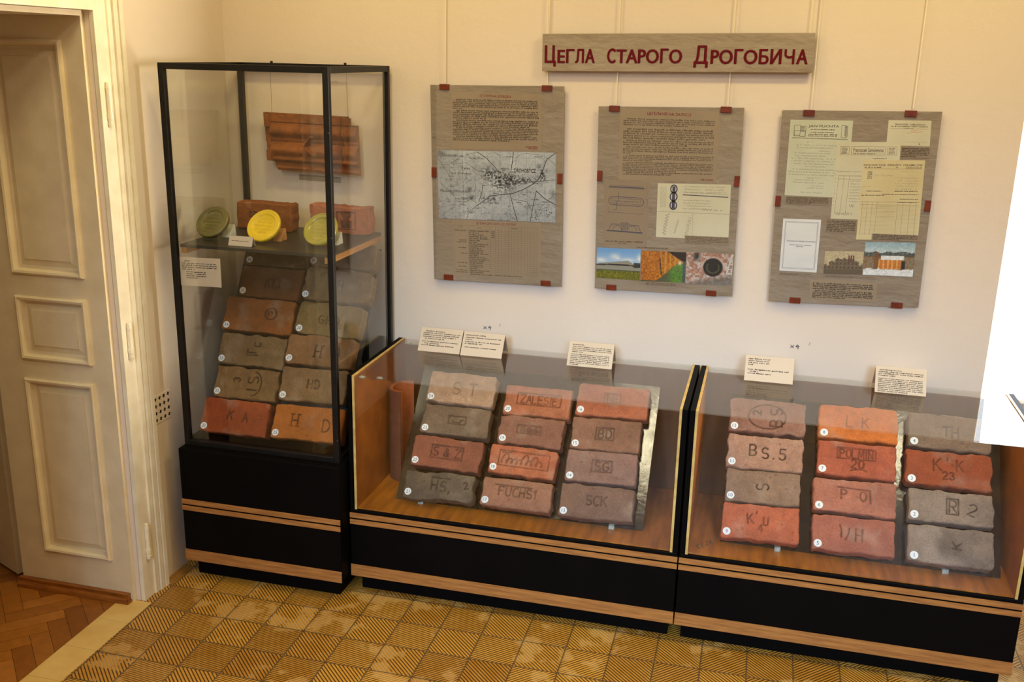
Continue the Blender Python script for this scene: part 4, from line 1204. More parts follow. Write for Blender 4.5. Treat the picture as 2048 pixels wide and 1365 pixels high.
def poster(key, label, cords):
    q = Q[key]
    cxp = sum(p[0] for p in q) / 4
    r = thing('exhibition_board', label, 'poster board', (cxp, -0.02, min(p[1] for p in q)), 'exhibition boards hung on the wall')
    paper('backing_sheet', q, YB, M['kraft'], r, 0.005)
    a = [(float(p[0]), -0.0312, float(p[1])) for p in q]; c = [(float(p[0]), -0.0290, float(p[1])) for p in q]
    MB().add(a + c, [(3, 2, 1, 0), (4, 5, 6, 7), (0, 1, 5, 4), (1, 2, 6, 5), (2, 3, 7, 6), (3, 0, 4, 7)]).build('glass_pane', M['pane'], r)
    for k, (x, z) in enumerate(CL[key]):
        side = k in (2, 3)
        hw, hh = (0.0105, 0.021) if side else (0.021, 0.0115)
        MB().box(x - hw, -0.0335, z - hh, x + hw, -0.0195, z + hh).build('clip', M['clip'], r, bevel=0.0012)
    for (x0, z0), (x1, z1) in cords:
        MB().cyl((x0, -0.017, z0), (x1, -0.014, z1), 0.0022, 8).build('hanging_cord', M['cord'], r)
    return r

def layer(k): return YB - 0.0005 * k
def sheetof(name, key, k, m, r, **kw):
    o = paper(name, Q[key], layer(k), m, r)
    return o, flat(Q[key], layer(k))

# ---- board 1
b1 = poster('b1', 'kraft paper board with a grey town map, under the sign end nearest the tall case', [((1.020, 2.085), (1.023, 3.69)), ((1.453, 2.09), (1.450, 3.69))])
o, sh = sheetof('text_sheet', 'b1_text', 1, M['sheet'], b1)
mb = MB()
put_text(mb, sh, 'ICTOPИЧHA ДOBIДKA', 0.32, 0.03, 0.67, 0.088, 0.01)
put_text(mb, sh, 'Ц', 0.015, 0.12, 0.042, 0.195, 0.0)
para(mb, sh, 0.83, 0.97, 0.92, 0.955, 1, 3, 0.5, False, 1.0)
para(mb, sh, 0.86, 0.97, 0.955, 0.985, 1, 4, 0.5, False, 1.0)
mb.build('red_print', M['inkred'], o)
mb = MB()
para(mb, sh, 0.05, 0.97, 0.115, 0.175, 2, 11, 0.5, False, 1.0)
para(mb, sh, 0.015, 0.975, 0.175, 0.30, 4, 12, 0.5, False, 0.12)
para(mb, sh, 0.015, 0.975, 0.305, 0.47, 5, 13, 0.5, True, 0.4)
para(mb, sh, 0.015, 0.975, 0.475, 0.61, 4, 14, 0.5, True, 0.9)
para(mb, sh, 0.015, 0.975, 0.61, 0.76, 5, 15, 0.5, True, 0.92)
para(mb, sh, 0.015, 0.975, 0.76, 0.86, 3, 16, 0.5, True, 0.68)
mb.build('print', M['inkdark'], o)

def map_col(u, v):
    g = 190 + 12 * fbm(u * 6, v * 4, 0 * u, 1, 3) + 8 * fbm(u * 60, v * 40, 0 * u, 2, 2)
    left = np.clip((0.22 - u) / 0.03, 0, 1)
    g = g - 16 * left - 14 * np.clip((v - 0.7) * 3, 0, 1)
    town = np.exp(-(((u - 0.57) / 0.10) ** 2 + ((v - 0.42) / 0.13) ** 2)) + 0.7 * np.exp(-(((u - 0.45) / 0.07) ** 2 + ((v - 0.33) / 0.07) ** 2)) + 0.6 * np.exp(-(((u - 0.76) / 0.10) ** 2 + ((v - 0.41) / 0.04) ** 2)) + 0.7 * np.exp(-(((u - 0.46) / 0.06) ** 2 + ((v - 0.70) / 0.05) ** 2)) + 0.8 * np.exp(-(((u - 0.89) / 0.03) ** 2 + ((v - 0.33) / 0.09) ** 2))
    spk = np.clip(fbm(u * 90, v * 60, 0 * u, 5, 2) + 0.35, 0, 1)
    g = g - 190 * np.clip(town * 1.25, 0, 1) * spk
    vill = np.exp(-(((u - 0.29) / 0.025) ** 2 + ((v - 0.68) / 0.035) ** 2)) + 0.8 * np.exp(-(((u - 0.27) / 0.02) ** 2 + ((v - 0.57) / 0.04) ** 2)) + 0.5 * np.exp(-(((u - 0.86) / 0.02) ** 2 + ((v - 0.2) / 0.04) ** 2)) + 0.6 * np.exp(-(((u - 0.03) / 0.03) ** 2 + ((v - 0.05) / 0.05) ** 2)) + 0.5 * np.exp(-(((u - 0.98) / 0.03) ** 2 + ((v - 0.6) / 0.09) ** 2))
    g = g - 130 * np.clip(vill, 0, 1) * (0.5 + 0.5 * spk)
    sc = np.clip(fbm(u * 42, v * 28, 0 * u + 7, 9, 3) - 0.45, 0, 1)
    g = g - 45 * sc * (0.4 + 0.6 * (u < 0.3)) - 30 * sc * (v > 0.75)
    ctr = np.clip(1 - np.abs(((fbm(u * 7, v * 4.5, 0 * u + 2, 31, 4) * 5) % 1.0) - 0.5) / 0.10, 0, 1)
    g = g - 34 * ctr * (0.5 + 0.5 * (v > 0.55))
    return np.stack([g - 6, g, g + 7], -1)
o = photo('map_sheet', Q['b1_map'], layer(3), map_col, b1, 260, 150)
sh = flat(Q['b1_map'], layer(3))
mb = MB()
put_text(mb, sh, 'DROHOBYCZ', 0.655, 0.235, 0.835, 0.295, 0.015)
put_text(mb, sh, 'Uniatycze', 0.045, 0.045, 0.165, 0.105, 0.0)
put_text(mb, sh, 'Nowa Wies', 0.275, 0.085, 0.395, 0.12, 0.0)
put_text(mb, sh, 'Nadl. Drohobycz', 0.11, 0.31, 0.29, 0.355, 0.0)
put_text(mb, sh, 'Manaster-Derezycki', 0.02, 0.57, 0.25, 0.62, 0.0)
put_text(mb, sh, 'Dereż.', 0.205, 0.67, 0.27, 0.72, 0.0)
for pts, wd in (
    ([(1.0, 0.0), (0.925, 0.10), (0.90, 0.22), (0.86, 0.38), (0.80, 0.47), (0.72, 0.545), (0.64, 0.60), (0.52, 0.625), (0.45, 0.65), (0.38, 0.74), (0.33, 0.80)], 0.0028),
    ([(0.33, 0.80), (0.27, 0.88), (0.24, 1.0)], 0.0014),
    ([(0.84, 0.55), (0.91, 0.66), (1.0, 0.74)], 0.0028),
    ([(0.84, 0.55), (0.815, 0.75), (0.79, 1.0)], 0.0022),
    ([(0.345, 0.015), (0.42, 0.10), (0.48, 0.20), (0.53, 0.30), (0.56, 0.36), (0.62, 0.42)], 0.0024),
    ([(0.62, 0.60), (0.64, 0.75), (0.66, 0.88), (0.68, 1.0)], 0.0024),
    ([(0.65, 0.0), (0.64, 0.15), (0.625, 0.30)], 0.0026),
    ([(0.0, 0.11), (0.06, 0.25), (0.10, 0.37), (0.12, 0.44)], 0.0014),
    ([(0.02, 0.48), (0.10, 0.58), (0.14, 0.66), (0.16, 0.74), (0.24, 0.74), (0.30, 0.69)], 0.0013),
    ([(0.215, 0.0), (0.222, 1.0)], 0.0010),
    ([(0.385, 0.48), (0.38, 0.60), (0.35, 0.74)], 0.0022),
    ([(0.39, 0.50), (0.47, 0.48), (0.53, 0.53)], 0.0016),
    ([(0.66, 0.425), (0.86, 0.41), (1.0, 0.385)], 0.0016),
    ([(0.31, 0.60), (0.33, 0.53), (0.325, 0.49)], 0.0012),
    ([(0.64, 0.68), (0.76, 0.71), (0.80, 0.84)], 0.0014),
    ([(0.02, 0.22), (0.10, 0.20), (0.17, 0.13), (0.20, 0.08), (0.345, 0.015)], 0.0009),
    ([(0.18, 0.19), (0.25, 0.17), (0.33, 0.27), (0.41, 0.31)], 0.0010),
    ([(0.0, 0.86), (0.06, 0.82), (0.14, 0.78), (0.19, 0.82)], 0.0008), ([(0.02, 0.98), (0.14, 0.79)], 0.0008),
    ([(0.42, 0.0), (0.44, 0.16), (0.48, 0.27)], 0.0007), ([(0.67, 0.20), (0.67, 0.07), (0.74, 0.02), (0.87, 0.03), (0.95, 0.10), (1.0, 0.18)], 0.0008),
    ([(0.44, 0.03), (0.50, 0.02), (0.535, 0.07), (0.535, 0.22)], 0.0008), ([(0.84, 0.92), (0.88, 0.78), (0.92, 0.70), (0.98, 0.62)], 0.0009),
    ([(0.86, 0.95), (0.89, 0.82), (0.95, 0.74)], 0.0008)):
    line(mb, sh, pts, wd)
rn = random.Random(8)
for k in range(34):
    cx_, cy_ = (0.85, 0.90) if k % 2 else (0.945, 0.86)
    x, y_ = cx_ + rn.uniform(-0.025, 0.025), cy_ + rn.uniform(-0.07, 0.07)
    line(mb, sh, [(x, y_), (x + 0.006, y_)], 0.0026)
mb.build('map_print', M['inkdark'], o)
mb = MB()
for k in range(13):
    x = 0.03 + 0.073 * k
    line(mb, sh, [(x, 0), (x + 0.005, 1)], 0.0005)
for k in range(6):
    y_ = 0.08 + 0.165 * k
    line(mb, sh, [(0, y_), (1, y_ + 0.005)], 0.0005)
for k in range(110):
    x, y_ = rn.uniform(0.03, 0.97), rn.uniform(0.04, 0.96)
    dx = rn.uniform(-0.05, 0.05)
    line(mb, sh, [(x, y_), (min(max(x + dx, 0), 1), min(y_ + 0.03, 1)), (min(max(x + dx * 1.4, 0), 1), min(y_ + 0.07, 1))], 0.0006)
for k in range(26):
    x, y_ = rn.uniform(0.02, 0.9), rn.uniform(0.05, 0.95)
    para(mb, sh, x, x + rn.uniform(0.03, 0.07), y_, y_ + 0.024, 1, k, 0.7, False, 1.0)
mb.build('map_grid', M['mapink'], o)

o, sh = sheetof('table_sheet', 'b1_table', 1, M['sheet'], b1)
mb = MB()
put_text(mb, sh, 'ЦEГEЛЬHI ДPOГOБИЧA ДO 1939 POKУ', 0.28, 0.02, 0.73, 0.075, 0.0)
mb.build('red_print', M['inkred'], o)
mb = MB()
for k in range(23):
    t = 0.17 + 0.034 * k
    para(mb, sh, 0.195, 0.195 + rn.uniform(0.08, 0.24), t, t + 0.030, 1, k, 0.55, False, 1.0)
    if k in (0, 5, 6, 9, 12, 17, 19, 21, 22):
        x0 = rn.uniform(0.02, 0.10)
        para(mb, sh, x0, 0.17, t, t + 0.030, 1, k + 50, 0.5, False, 1.0)
    if k in (0, 1, 2, 3): para(mb, sh, 0.45, 0.49, t, t + 0.03, 1, k + 80, 0.5, False, 1.0)
para(mb, sh, 0.08, 0.12, 0.10, 0.125, 1, 1, 0.6, False, 1.0)
para(mb, sh, 0.29, 0.34, 0.115, 0.14, 1, 2, 0.6, False, 1.0)
para(mb, sh, 0.67, 0.74, 0.105, 0.13, 1, 3, 0.6, False, 1.0)
para(mb, sh, 0.20, 0.82, 0.955, 0.985, 1, 5, 0.5, False, 1.0)
mb.build('print', M['ink'], o)
mb = MB()
for x in [0.01, 0.03, 0.185, 0.44] + [0.495 + 0.036 * k for k in range(14)]:
    line(mb, sh, [(x, 0.09), (x, 0.945)], 0.0005)
for k in range(25):
    t = 0.09 if k == 0 else 0.13 + 0.034 * k
    line(mb, sh, [(0.01 if k in (0, 1, 24) else 0.185, t), (0.965, t)], 0.0005)
mb.build('ruling', M['ink'], o)

# ---- board 2
b2 = poster('b2', 'kraft paper board with three colour photographs along its lower edge', [((1.738, 2.02), (1.726, 3.69)), ((2.175, 2.03), (2.172, 3.69))])
o, sh = sheetof('text_sheet', 'b2_text', 1, M['sheet'], b2)
mb = MB()
put_text(mb, sh, 'ЦEГEЛЬHЯ HA ЗAЛICCI', 0.28, 0.035, 0.72, 0.088, 0.012)
para(mb, sh, 0.84, 0.97, 0.955, 0.985, 1, 4, 0.5, False, 1.0)
mb.build('red_print', M['inkred'], o)
mb = MB()
para(mb, sh, 0.04, 0.965, 0.125, 0.235, 4, 21, 0.5, True, 0.72)
para(mb, sh, 0.04, 0.965, 0.265, 0.42, 5, 22, 0.5, True, 0.9)
para(mb, sh, 0.04, 0.965, 0.425, 0.51, 3, 23, 0.5, True, 0.72)
para(mb, sh, 0.04, 0.965, 0.515, 0.63, 4, 24, 0.5, True, 0.1)
para(mb, sh, 0.04, 0.965, 0.635, 0.73, 4, 25, 0.5, True, 0.35)
para(mb, sh, 0.04, 0.965, 0.735, 0.875, 6, 26, 0.5, True, 0.6)
para(mb, sh, 0.04, 0.965, 0.875, 0.925, 2, 27, 0.5, True, 0.55)
mb.build('print', M['ink'], o)
o, sh = sheetof('drawing_sheet', 'b2_draw', 1, M['slip'], b2)
mb = MB()
line(mb, sh, [(0.1, 0.10), (0.14, 0.06), (0.86, 0.075), (0.9, 0.115), (0.1, 0.10)], 0.0012)
line(mb, sh, [(0.12, 0.085), (0.88, 0.098)], 0.004)
line(mb, sh, [(0.95, 0.07), (0.95, 0.20)], 0.0006)
ov = [(0.22 + 0.11 * math.cos(math.radians(a)), 0.30 + 0.065 * math.sin(math.radians(a))) for a in range(90, 271, 15)] + [(0.78 + 0.11 * math.cos(math.radians(a)), 0.315 + 0.065 * math.sin(math.radians(a))) for a in range(-90, 91, 15)]
line(mb, sh, ov + ov[:1], 0.0022)
iv = [(0.24 + 0.07 * math.cos(math.radians(a)), 0.30 + 0.04 * math.sin(math.radians(a))) for a in range(90, 271, 15)] + [(0.76 + 0.07 * math.cos(math.radians(a)), 0.315 + 0.04 * math.sin(math.radians(a))) for a in range(-90, 91, 15)]
line(mb, sh, iv + iv[:1], 0.0011)
line(mb, sh, [(0.22, 0.305), (0.78, 0.315)], 0.0012)
for k in range(6): line(mb, sh, [(0.46 + 0.06 * k, 0.30), (0.46 + 0.06 * k, 0.325)], 0.0012)
line(mb, sh, [(0.33, 0.17), (0.33, 0.30), (0.29, 0.31), (0.29, 0.44), (0.22, 0.44)], 0.0014)
line(mb, sh, [(0.10, 0.48), (0.88, 0.50)], 0.0010)
for x in (0.10, 0.88): line(mb, sh, [(x, 0.40), (x, 0.51)], 0.0006)
line(mb, sh, [(0.9, 0.26), (0.97, 0.26), (0.97, 0.39), (0.9, 0.39)], 0.0007)
line(mb, sh, [(0.08, 0.765), (0.88, 0.79), (0.88, 0.80), (0.08, 0.775)], 0.0022)
line(mb, sh, [(0.13, 0.76), (0.19, 0.665), (0.40, 0.665), (0.42, 0.64), (0.56, 0.645), (0.58, 0.675), (0.79, 0.685), (0.85, 0.785)], 0.0016)
for cx_ in (0.32, 0.65):
    line(mb, sh, [(cx_ + 0.10 * math.cos(math.radians(a)), 0.765 - 0.075 * math.sin(math.radians(a))) for a in range(0, 181, 12)], 0.0015)
for k in range(8):
    x = 0.41 + 0.02 * k
    line(mb, sh, [(x, 0.65), (x, 0.765)], 0.0016 if k % 2 else 0.0008)
for k in range(16):
    x = 0.16 + 0.042 * k
    line(mb, sh, [(x, 0.69), (x + 0.025, 0.675)], 0.0008)
mb.build('line_drawing', M['inkblue'], o)
mb = MB()
para(mb, sh, 0.06, 0.92, 0.925, 0.955, 1, 5, 0.5, False, 1.0)
para(mb, sh, 0.36, 0.55, 0.955, 0.98, 1, 6, 0.5, False, 1.0)
mb.build('print', M['ink'], o)
o, sh = sheetof('letter_sheet', 'b2_letter', 2, M['letterpaper'], b2)
mb = MB()
for cy_, r_ in ((0.10, 0.048), (0.24, 0.052), (0.40, 0.05)):
    line(mb, sh, [(0.225 + r_ * 0.9 * math.cos(math.radians(a)), cy_ + r_ * 1.5 * math.sin(math.radians(a))) for a in range(0, 361, 20)], 0.005)
line(mb, sh, [(0.225, 0.05), (0.225, 0.46)], 0.012)
line(mb, sh, [(0.35, 0.20), (0.97, 0.225)], 0.0035)
line(mb, sh, [(0.36, 0.16), (0.97, 0.175)], 0.0006)
mb.build('emblem_print', M['inkblue'], o)
mb = MB()
for k in range(3): scrawl(mb, sh, 0.36, 0.93, 0.05 + 0.05 * k, 0.03, 0.0008, 30 + k)
for k in range(4): scrawl(mb, sh, 0.36, 0.75, 0.30 + 0.05 * k, 0.03, 0.0008, 40 + k)
scrawl(mb, sh, 0.62, 0.92, 0.46, 0.06, 0.0010, 50)
for k, x in enumerate((0.05, 0.08, 0.11)):
    pts = [(x + 0.012 * math.sin(q_ * 1.2 + k), 0.06 + 0.38 * q_ / 40) for q_ in range(41)]
    line(mb, sh, pts, 0.0006)
for k, (x, t0, t1) in enumerate(((0.13, 0.55, 0.95), (0.28, 0.66, 0.92), (0.44, 0.60, 0.97))):
    pts = [(x + (0.025 if k != 1 else 0.015) * math.sin(q_ * 1.3 + k) + 0.05 * (0.5 - q_ / 36) * -1, t1 + (t0 - t1) * q_ / 36) for q_ in range(37)]
    line(mb, sh, pts, 0.0013 if k == 0 else 0.0008)
line(mb, sh, [(0, 0.52), (1, 0.53)], 0.0008)
line(mb, sh, [(0.5, 0.53), (0.5, 1)], 0.0006)
mb.build('handwriting', M['ink'], o)
for key, n in (('b2_cap1', 5), ('b2_cap2', 1), ('b2_cap3', 2), ):
    o, sh = sheetof('caption_slip', key, 3, M['slip'], b2)
    mb = MB(); para(mb, sh, 0.03, 0.97, 0.05, 0.95, n, 60, 0.5, False, 0.6 if n > 2 else 1.0); mb.build('print', M['ink'], o)

def mixc(a, b_, f): return a * (1 - f[..., None]) + np.array(b_, float) * f[..., None]
def cbase(u, c): return np.ones(u.shape + (3,)) * np.array(c, float)
def sst(x, a, b_): 
    t = np.clip((x - a) / (b_ - a), 0, 1); return t * t * (3 - 2 * t)
def p_barn(u, v):
    c = mixc(cbase(u, (110, 165, 225)), (170, 200, 232), sst(v, 0.0, 0.5))
    cl = np.clip(fbm(u * 6, v * 9, 0 * u, 3, 3), 0, 1)
    blob = np.exp(-(((u - 0.42) / 0.11) ** 2 + ((v - 0.27) / 0.09) ** 2)) + np.exp(-(((u - 0.12) / 0.1) ** 2 + ((v - 0.38) / 0.06) ** 2)) + np.exp(-(((u - 0.72) / 0.14) ** 2 + ((v - 0.36) / 0.06) ** 2)) + np.exp(-(((u - 0.98) / 0.06) ** 2 + ((v - 0.28) / 0.12) ** 2))
    c = mixc(c, (232, 236, 240), np.clip(blob * (0.8 + cl), 0, 1))
    top = np.where(u < 0.72, 0.52 - 0.14 * u / 0.72, 0.38 + 0.25 * (u - 0.72) / 0.28)
    roof = (v > top) & (v < 0.70)
    c = mixc(c, (148, 146, 134), roof * 1.0)
    dk = (np.abs(v - (0.56 - 0.03 * np.sin(u * 3.1))) < 0.022)
    c = mixc(c, (30, 32, 32), dk * 1.0)
    c = mixc(c, (34, 42, 40), ((u > 0.85) & (v > 0.44) & (v < 0.60)) * 0.9)
    c = mixc(c, (40, 50, 44), ((v > 0.70) & (v < 0.76)) * 0.8)
    g = 0.5 + 0.5 * fbm(u * 50, v * 22, 0 * u, 6, 2)
    gr = mixc(cbase(u, (74, 84, 18)), (150, 140, 30), np.clip(g, 0, 1))
    f = sst(v, 0.70, 0.76)
    return c * (1 - f[..., None]) + gr * f[..., None]
def p_wall(u, v):
    n = fbm(u * 40, v * 30, 0 * u, 4, 3)
    c = mixc(cbase(u, (206, 132, 30)), (150, 78, 14), np.clip(0.45 + n * 0.7, 0, 1))
    pl = (u > 0.40) & (u < 0.84 - 0.5 * np.clip(v - 0.5, 0, 1)) & (np.sin(u * 60) > 0.3)
    c = mixc(c, (216, 164, 60), pl * 0.6)
    lowl = 1.02 - 0.62 * sst(u, 0.25, 0.9) - 0.02
    gr = v > np.minimum(lowl, 0.96)
    g = 0.5 + 0.5 * fbm(u * 40, v * 30, 0 * u, 8, 2)
    gc = mixc(cbase(u, (80, 80, 64)), (92, 160, 44), np.clip(sst(u, 0.5, 0.8) * 1.1 * g + 0.1, 0, 1))
    c = c * (1 - gr[..., None]) + gc * gr[..., None]
    c = mixc(c, (24, 20, 18), ((v < (u - 0.58) * 0.9) & (v < 0.4)) * 0.92)
    c = mixc(c, (225, 230, 225), np.exp(-(((u - 0.87) / 0.035) ** 2 + ((v - 0.36) / 0.07) ** 2)))
    c = mixc(c, (50, 30, 10), (np.abs(u - (0.40 + 0.08 * v)) < 0.014) * ((v > 0.2) & (v < 0.78)) * 0.9)
    return mixc(c, (70, 84, 96), ((u > 0.94) & (v > 0.3)) * 0.9)
def p_tunnel(u, v):
    n = fbm(u * 22, v * 16, 0 * u, 14, 3)
    c = mixc(cbase(u, (176, 120, 98)), (214, 206, 204), np.clip(0.45 + n * 0.9, 0, 1))
    c = mixc(c, (110, 112, 108), sst(v + 0.3 * u, 0.85, 1.1) * 0.75)
    sp = np.clip(fbm(u * 70, v * 46, 0 * u, 15, 2) - 0.2, 0, 1)
    c = mixc(c, (60, 52, 48), sp * 0.7)
    d = np.hypot((u - 0.58) / 0.21, (v - 0.45) / 0.29)
    ring = np.exp(-((d - 1.12) / 0.1) ** 2) * (v < 0.5)
    c = mixc(c, (196, 170, 160), ring * 0.8)
    c = mixc(c, (18, 22, 24), sst(d, 1.05, 0.95))
    c = mixc(c, (150, 150, 90), np.exp(-((d - 0.62) / 0.07) ** 2) * (v > 0.35) * 0.55)
    c = mixc(c, (26, 30, 28), np.exp(-(((u - 0.22) / 0.07) ** 2 + ((v - 0.12) / 0.14) ** 2) * 1.2))
    lad = ((np.abs(u - (0.98 - 0.16 * v)) < 0.015) | (np.abs(u - (1.06 - 0.13 * v)) < 0.015) | ((u > 0.98 - 0.16 * v) & (np.sin(v * 42) > 0.75))) & (v < 0.66) & (u > 0.82)
    return mixc(c, (205, 220, 222), lad * 0.85)
for k, (key, fn) in enumerate((('b2_p1', p_barn), ('b2_p2', p_wall), ('b2_p3', p_tunnel))):
    photo('photo_print', Q[key], layer(2 + (k == 2)), fn, b2, 90, 62)

# ---- board 3
b3 = poster('b3', 'kraft paper board covered with old letters and invoices, nearest the window', [((2.488, 2.03), (2.478, 3.69)), ((2.853, 2.04), (2.858, 3.69))])
o, sh = sheetof('letter_sheet', 'b3_d1', 1, M['greenpaper'], b3)
mb = MB()
put_text(mb, sh, 'JAN PLICHTA', 0.30, 0.062, 0.79, 0.10, 0.012)
para(mb, sh, 0.34, 0.74, 0.112, 0.13, 1, 1, 0.5, False, 1)
para(mb, sh, 0.34, 0.74, 0.148, 0.166, 1, 2, 0.5, False, 1)
para(mb, sh, 0.31, 0.77, 0.175, 0.215, 2, 3, 0.5, False, 1)
line(mb, sh, [(0.05, 0.232), (0.94, 0.238)], 0.0013); line(mb, sh, [(0.05, 0.239), (0.94, 0.245)], 0.0006)
for (a, t, c_, d) in ((0.07, 0.07, 0.17, 0.20), (0.17, 0.08, 0.26, 0.215), (0.08, 0.14, 0.25, 0.21)):
    line(mb, sh, [(a, t), (c_, t), (c_, d), (a, d), (a, t)], 0.0012)
for k in range(7): line(mb, sh, [(0.18, 0.09 + 0.01 * k), (0.24, 0.092 + 0.01 * k)], 0.0012)
for (a, t, c_, d) in ((0.83, 0.065, 0.90, 0.215), (0.90, 0.07, 0.925, 0.21)):
    line(mb, sh, [(a, t), (c_, t), (c_, d), (a, d), (a, t)], 0.0012)
for k in range(10): line(mb, sh, [(0.875, 0.075 + 0.013 * k), (0.92, 0.077 + 0.013 * k)], 0.0014)
mb.build('print', M['ink'], o)
mb = MB()
rows_ = [(0.30, 0.40, 0.285), (0.13, 0.92, 0.325), (0.13, 0.72, 0.36), (0.5, 0.70, 0.40), (0.10, 0.70, 0.43), (0.12, 0.62, 0.465), (0.06, 0.80, 0.50), (0.06, 0.85, 0.535), (0.07, 0.80, 0.57), (0.30, 0.62, 0.605), (0.10, 0.80, 0.645), (0.03, 0.82, 0.68), (0.03, 0.82, 0.715), (0.30, 0.58, 0.755), (0.12, 0.45, 0.785), (0.12, 0.62, 0.82), (0.42, 0.62, 0.86), (0.36, 0.62, 0.89), (0.25, 0.6, 0.95)]
for k, (a, c_, t) in enumerate(rows_): scrawl(mb, sh, a, c_, t, 0.022, 0.0007, 70 + k)
mb.build('handwriting', M['ink'], o)
o, sh = sheetof('invoice_sheet', 'b3_d2', 2, M['letterpaper'], b3)
mb = MB()
put_text(mb, sh, 'Franciszek Samolewicz', 0.265, 0.078, 0.74, 0.125, 0.012)
for (a, t, c_, d) in ((0.06, 0.06, 0.20, 0.165), (0.235, 0.06, 0.765, 0.165), (0.80, 0.06, 0.945, 0.165)):
    line(mb, sh, [(a, t), (c_, t), (c_, d), (a, d), (a, t)], 0.0008)
para(mb, sh, 0.08, 0.18, 0.07, 0.155, 5, 5, 0.4, False, 1); para(mb, sh, 0.82, 0.93, 0.07, 0.155, 5, 6, 0.4, False, 1)
line(mb, sh, [(0.25, 0.138), (0.75, 0.138)], 0.0006); para(mb, sh, 0.27, 0.63, 0.142, 0.158, 1, 7, 0.5, False, 1)
para(mb, sh, 0.58, 0.80, 0.20, 0.215, 1, 8, 0.5, False, 1)
scrawl(mb, sh, 0.04, 0.42, 0.38, 0.02, 0.0008, 90)
line(mb, sh, [(0.06, 0.435), (0.44, 0.435)], 0.0012); line(mb, sh, [(0.06, 0.475), (0.44, 0.475)], 0.0008)
for x in (0.07, 0.155, 0.24): line(mb, sh, [(x, 0.435), (x - 0.02, 0.93)], 0.0007)
for k in range(8): scrawl(mb, sh, 0.26, 0.43, 0.50 + 0.038 * k, 0.02, 0.0007, 100 + k)
scrawl(mb, sh, 0.06, 0.33, 0.93, 0.045, 0.0011, 120)
for k in range(10): line(mb, sh, [(0.0 + 0.02, 0.36 + 0.05 * k), (0.02, 0.38 + 0.05 * k)], 0.0009)
mb.build('print', M['ink'], o)
mb = MB(); scrawl(mb, sh, 0.27, 0.36, 0.82, 0.05, 0.001, 130); mb.build('blue_mark', M['inkblue'], o)
o, sh = sheetof('invoice_sheet', 'b3_d3', 3, M['yellowpaper'], b3)
mb = MB()
put_text(mb, sh, 'DROHOBYCKIE  ZAKŁADY  CERAMICZNE', 0.015, 0.048, 0.965, 0.072, 0.006)
para(mb, sh, 0.03, 0.32, 0.08, 0.10, 1, 1, 0.5, False, 1); para(mb, sh, 0.54, 0.58, 0.08, 0.10, 1, 2, 0.6, False, 1); para(mb, sh, 0.70, 0.96, 0.08, 0.105, 2, 3, 0.4, False, 1)
line(mb, sh, [(0.03, 0.108), (0.96, 0.108)], 0.0006)
para(mb, sh, 0.09, 0.17, 0.135, 0.235, 8, 4, 0.5, False, 1)
para(mb, sh, 0.62, 0.93, 0.515, 0.53, 1, 9, 0.5, False, 1); para(mb, sh, 0.10, 0.36, 0.376, 0.392, 1, 10, 0.5, False, 1); para(mb, sh, 0.55, 0.94, 0.376, 0.392, 1, 11, 0.5, False, 1)
para(mb, sh, 0.36, 0.95, 0.415, 0.43, 1, 12, 0.5, False, 1); para(mb, sh, 0.02, 0.40, 0.43, 0.445, 1, 13, 0.5, False, 1); para(mb, sh, 0.65, 0.95, 0.475, 0.49, 1, 14, 0.6, False, 1)
line(mb, sh, [(0.02, 0.52), (0.97, 0.52)], 0.0009); line(mb, sh, [(0.02, 0.555), (0.97, 0.555)], 0.0006); line(mb, sh, [(0.03, 0.93), (0.97, 0.93)], 0.0006)
for x in (0.05, 0.13, 0.21, 0.29, 0.62, 0.71, 0.82, 0.92): line(mb, sh, [(x, 0.52), (x, 0.93)], 0.0006)
mb.build('print', M['ink'], o)
mb = MB()
for k in range(22): line(mb, sh, [(0.04, 0.57 + 0.0165 * k), (0.96, 0.57 + 0.0165 * k)], 0.0004)
for k in range(5): scrawl(mb, sh, 0.55 + 0.03 * (k % 2), 0.92, 0.22 + 0.034 * k, 0.028, 0.0007, 140 + k)
scrawl(mb, sh, 0.20, 0.50, 0.19, 0.03, 0.0007, 150); scrawl(mb, sh, 0.62, 0.90, 0.14, 0.012, 0.0007, 151); scrawl(mb, sh, 0.03, 0.18, 0.33, 0.02, 0.0007, 152)
for k in range(3): scrawl(mb, sh, 0.30, 0.60, 0.575 + 0.065 * k, 0.016, 0.0007, 153 + k)
mb.build('handwriting', M['inkpale'], o)
o, sh = sheetof('receipt_sheet', 'b3_d4', 1, M['letterpaper'], b3)
mb = MB()
put_text(mb, sh, 'FRANCISZEK  SAMOLEWICZ', 0.16, 0.13, 0.86, 0.20, 0.006)
para(mb, sh, 0.07, 0.93, 0.21, 0.27, 1, 1, 0.5, False, 1); para(mb, sh, 0.38, 0.60, 0.28, 0.32, 1, 2, 0.4, False, 1)
line(mb, sh, [(0.06, 0.33), (0.92, 0.33)], 0.0008); line(mb, sh, [(0.45, 0.85), (0.92, 0.85)], 0.0005)
line(mb, sh, [(0.745, 0.92), (0.775, 0.92)], 0.004)
mb.build('print', M['ink'], o)
mb = MB(); scrawl(mb, sh, 0.55, 0.72, 0.40, 0.09, 0.0011, 160); line(mb, sh, [(0.45, 0.50), (0.80, 0.43)], 0.001); mb.build('red_mark', M['pencilred'], o)
for key, n in (('b3_cap1', 6), ('b3_cap2', 6), ('b3_cap3', 7), ('b3_cap4', 4), ('b3_cap5', 2), ('b3_cap6', 2)):
    o, sh = sheetof('caption_slip', key, 4, M['slip'], b3)
    mb = MB(); para(mb, sh, 0.03, 0.97, 0.05, 0.95, n, 60 + n, 0.5, False, 0.6); mb.build('print', M['inkdark' if n > 3 else 'ink'], o)
o, sh = sheetof('title_page', 'b3_d5', 1, M['whitepaper'], b3)
mb = MB()
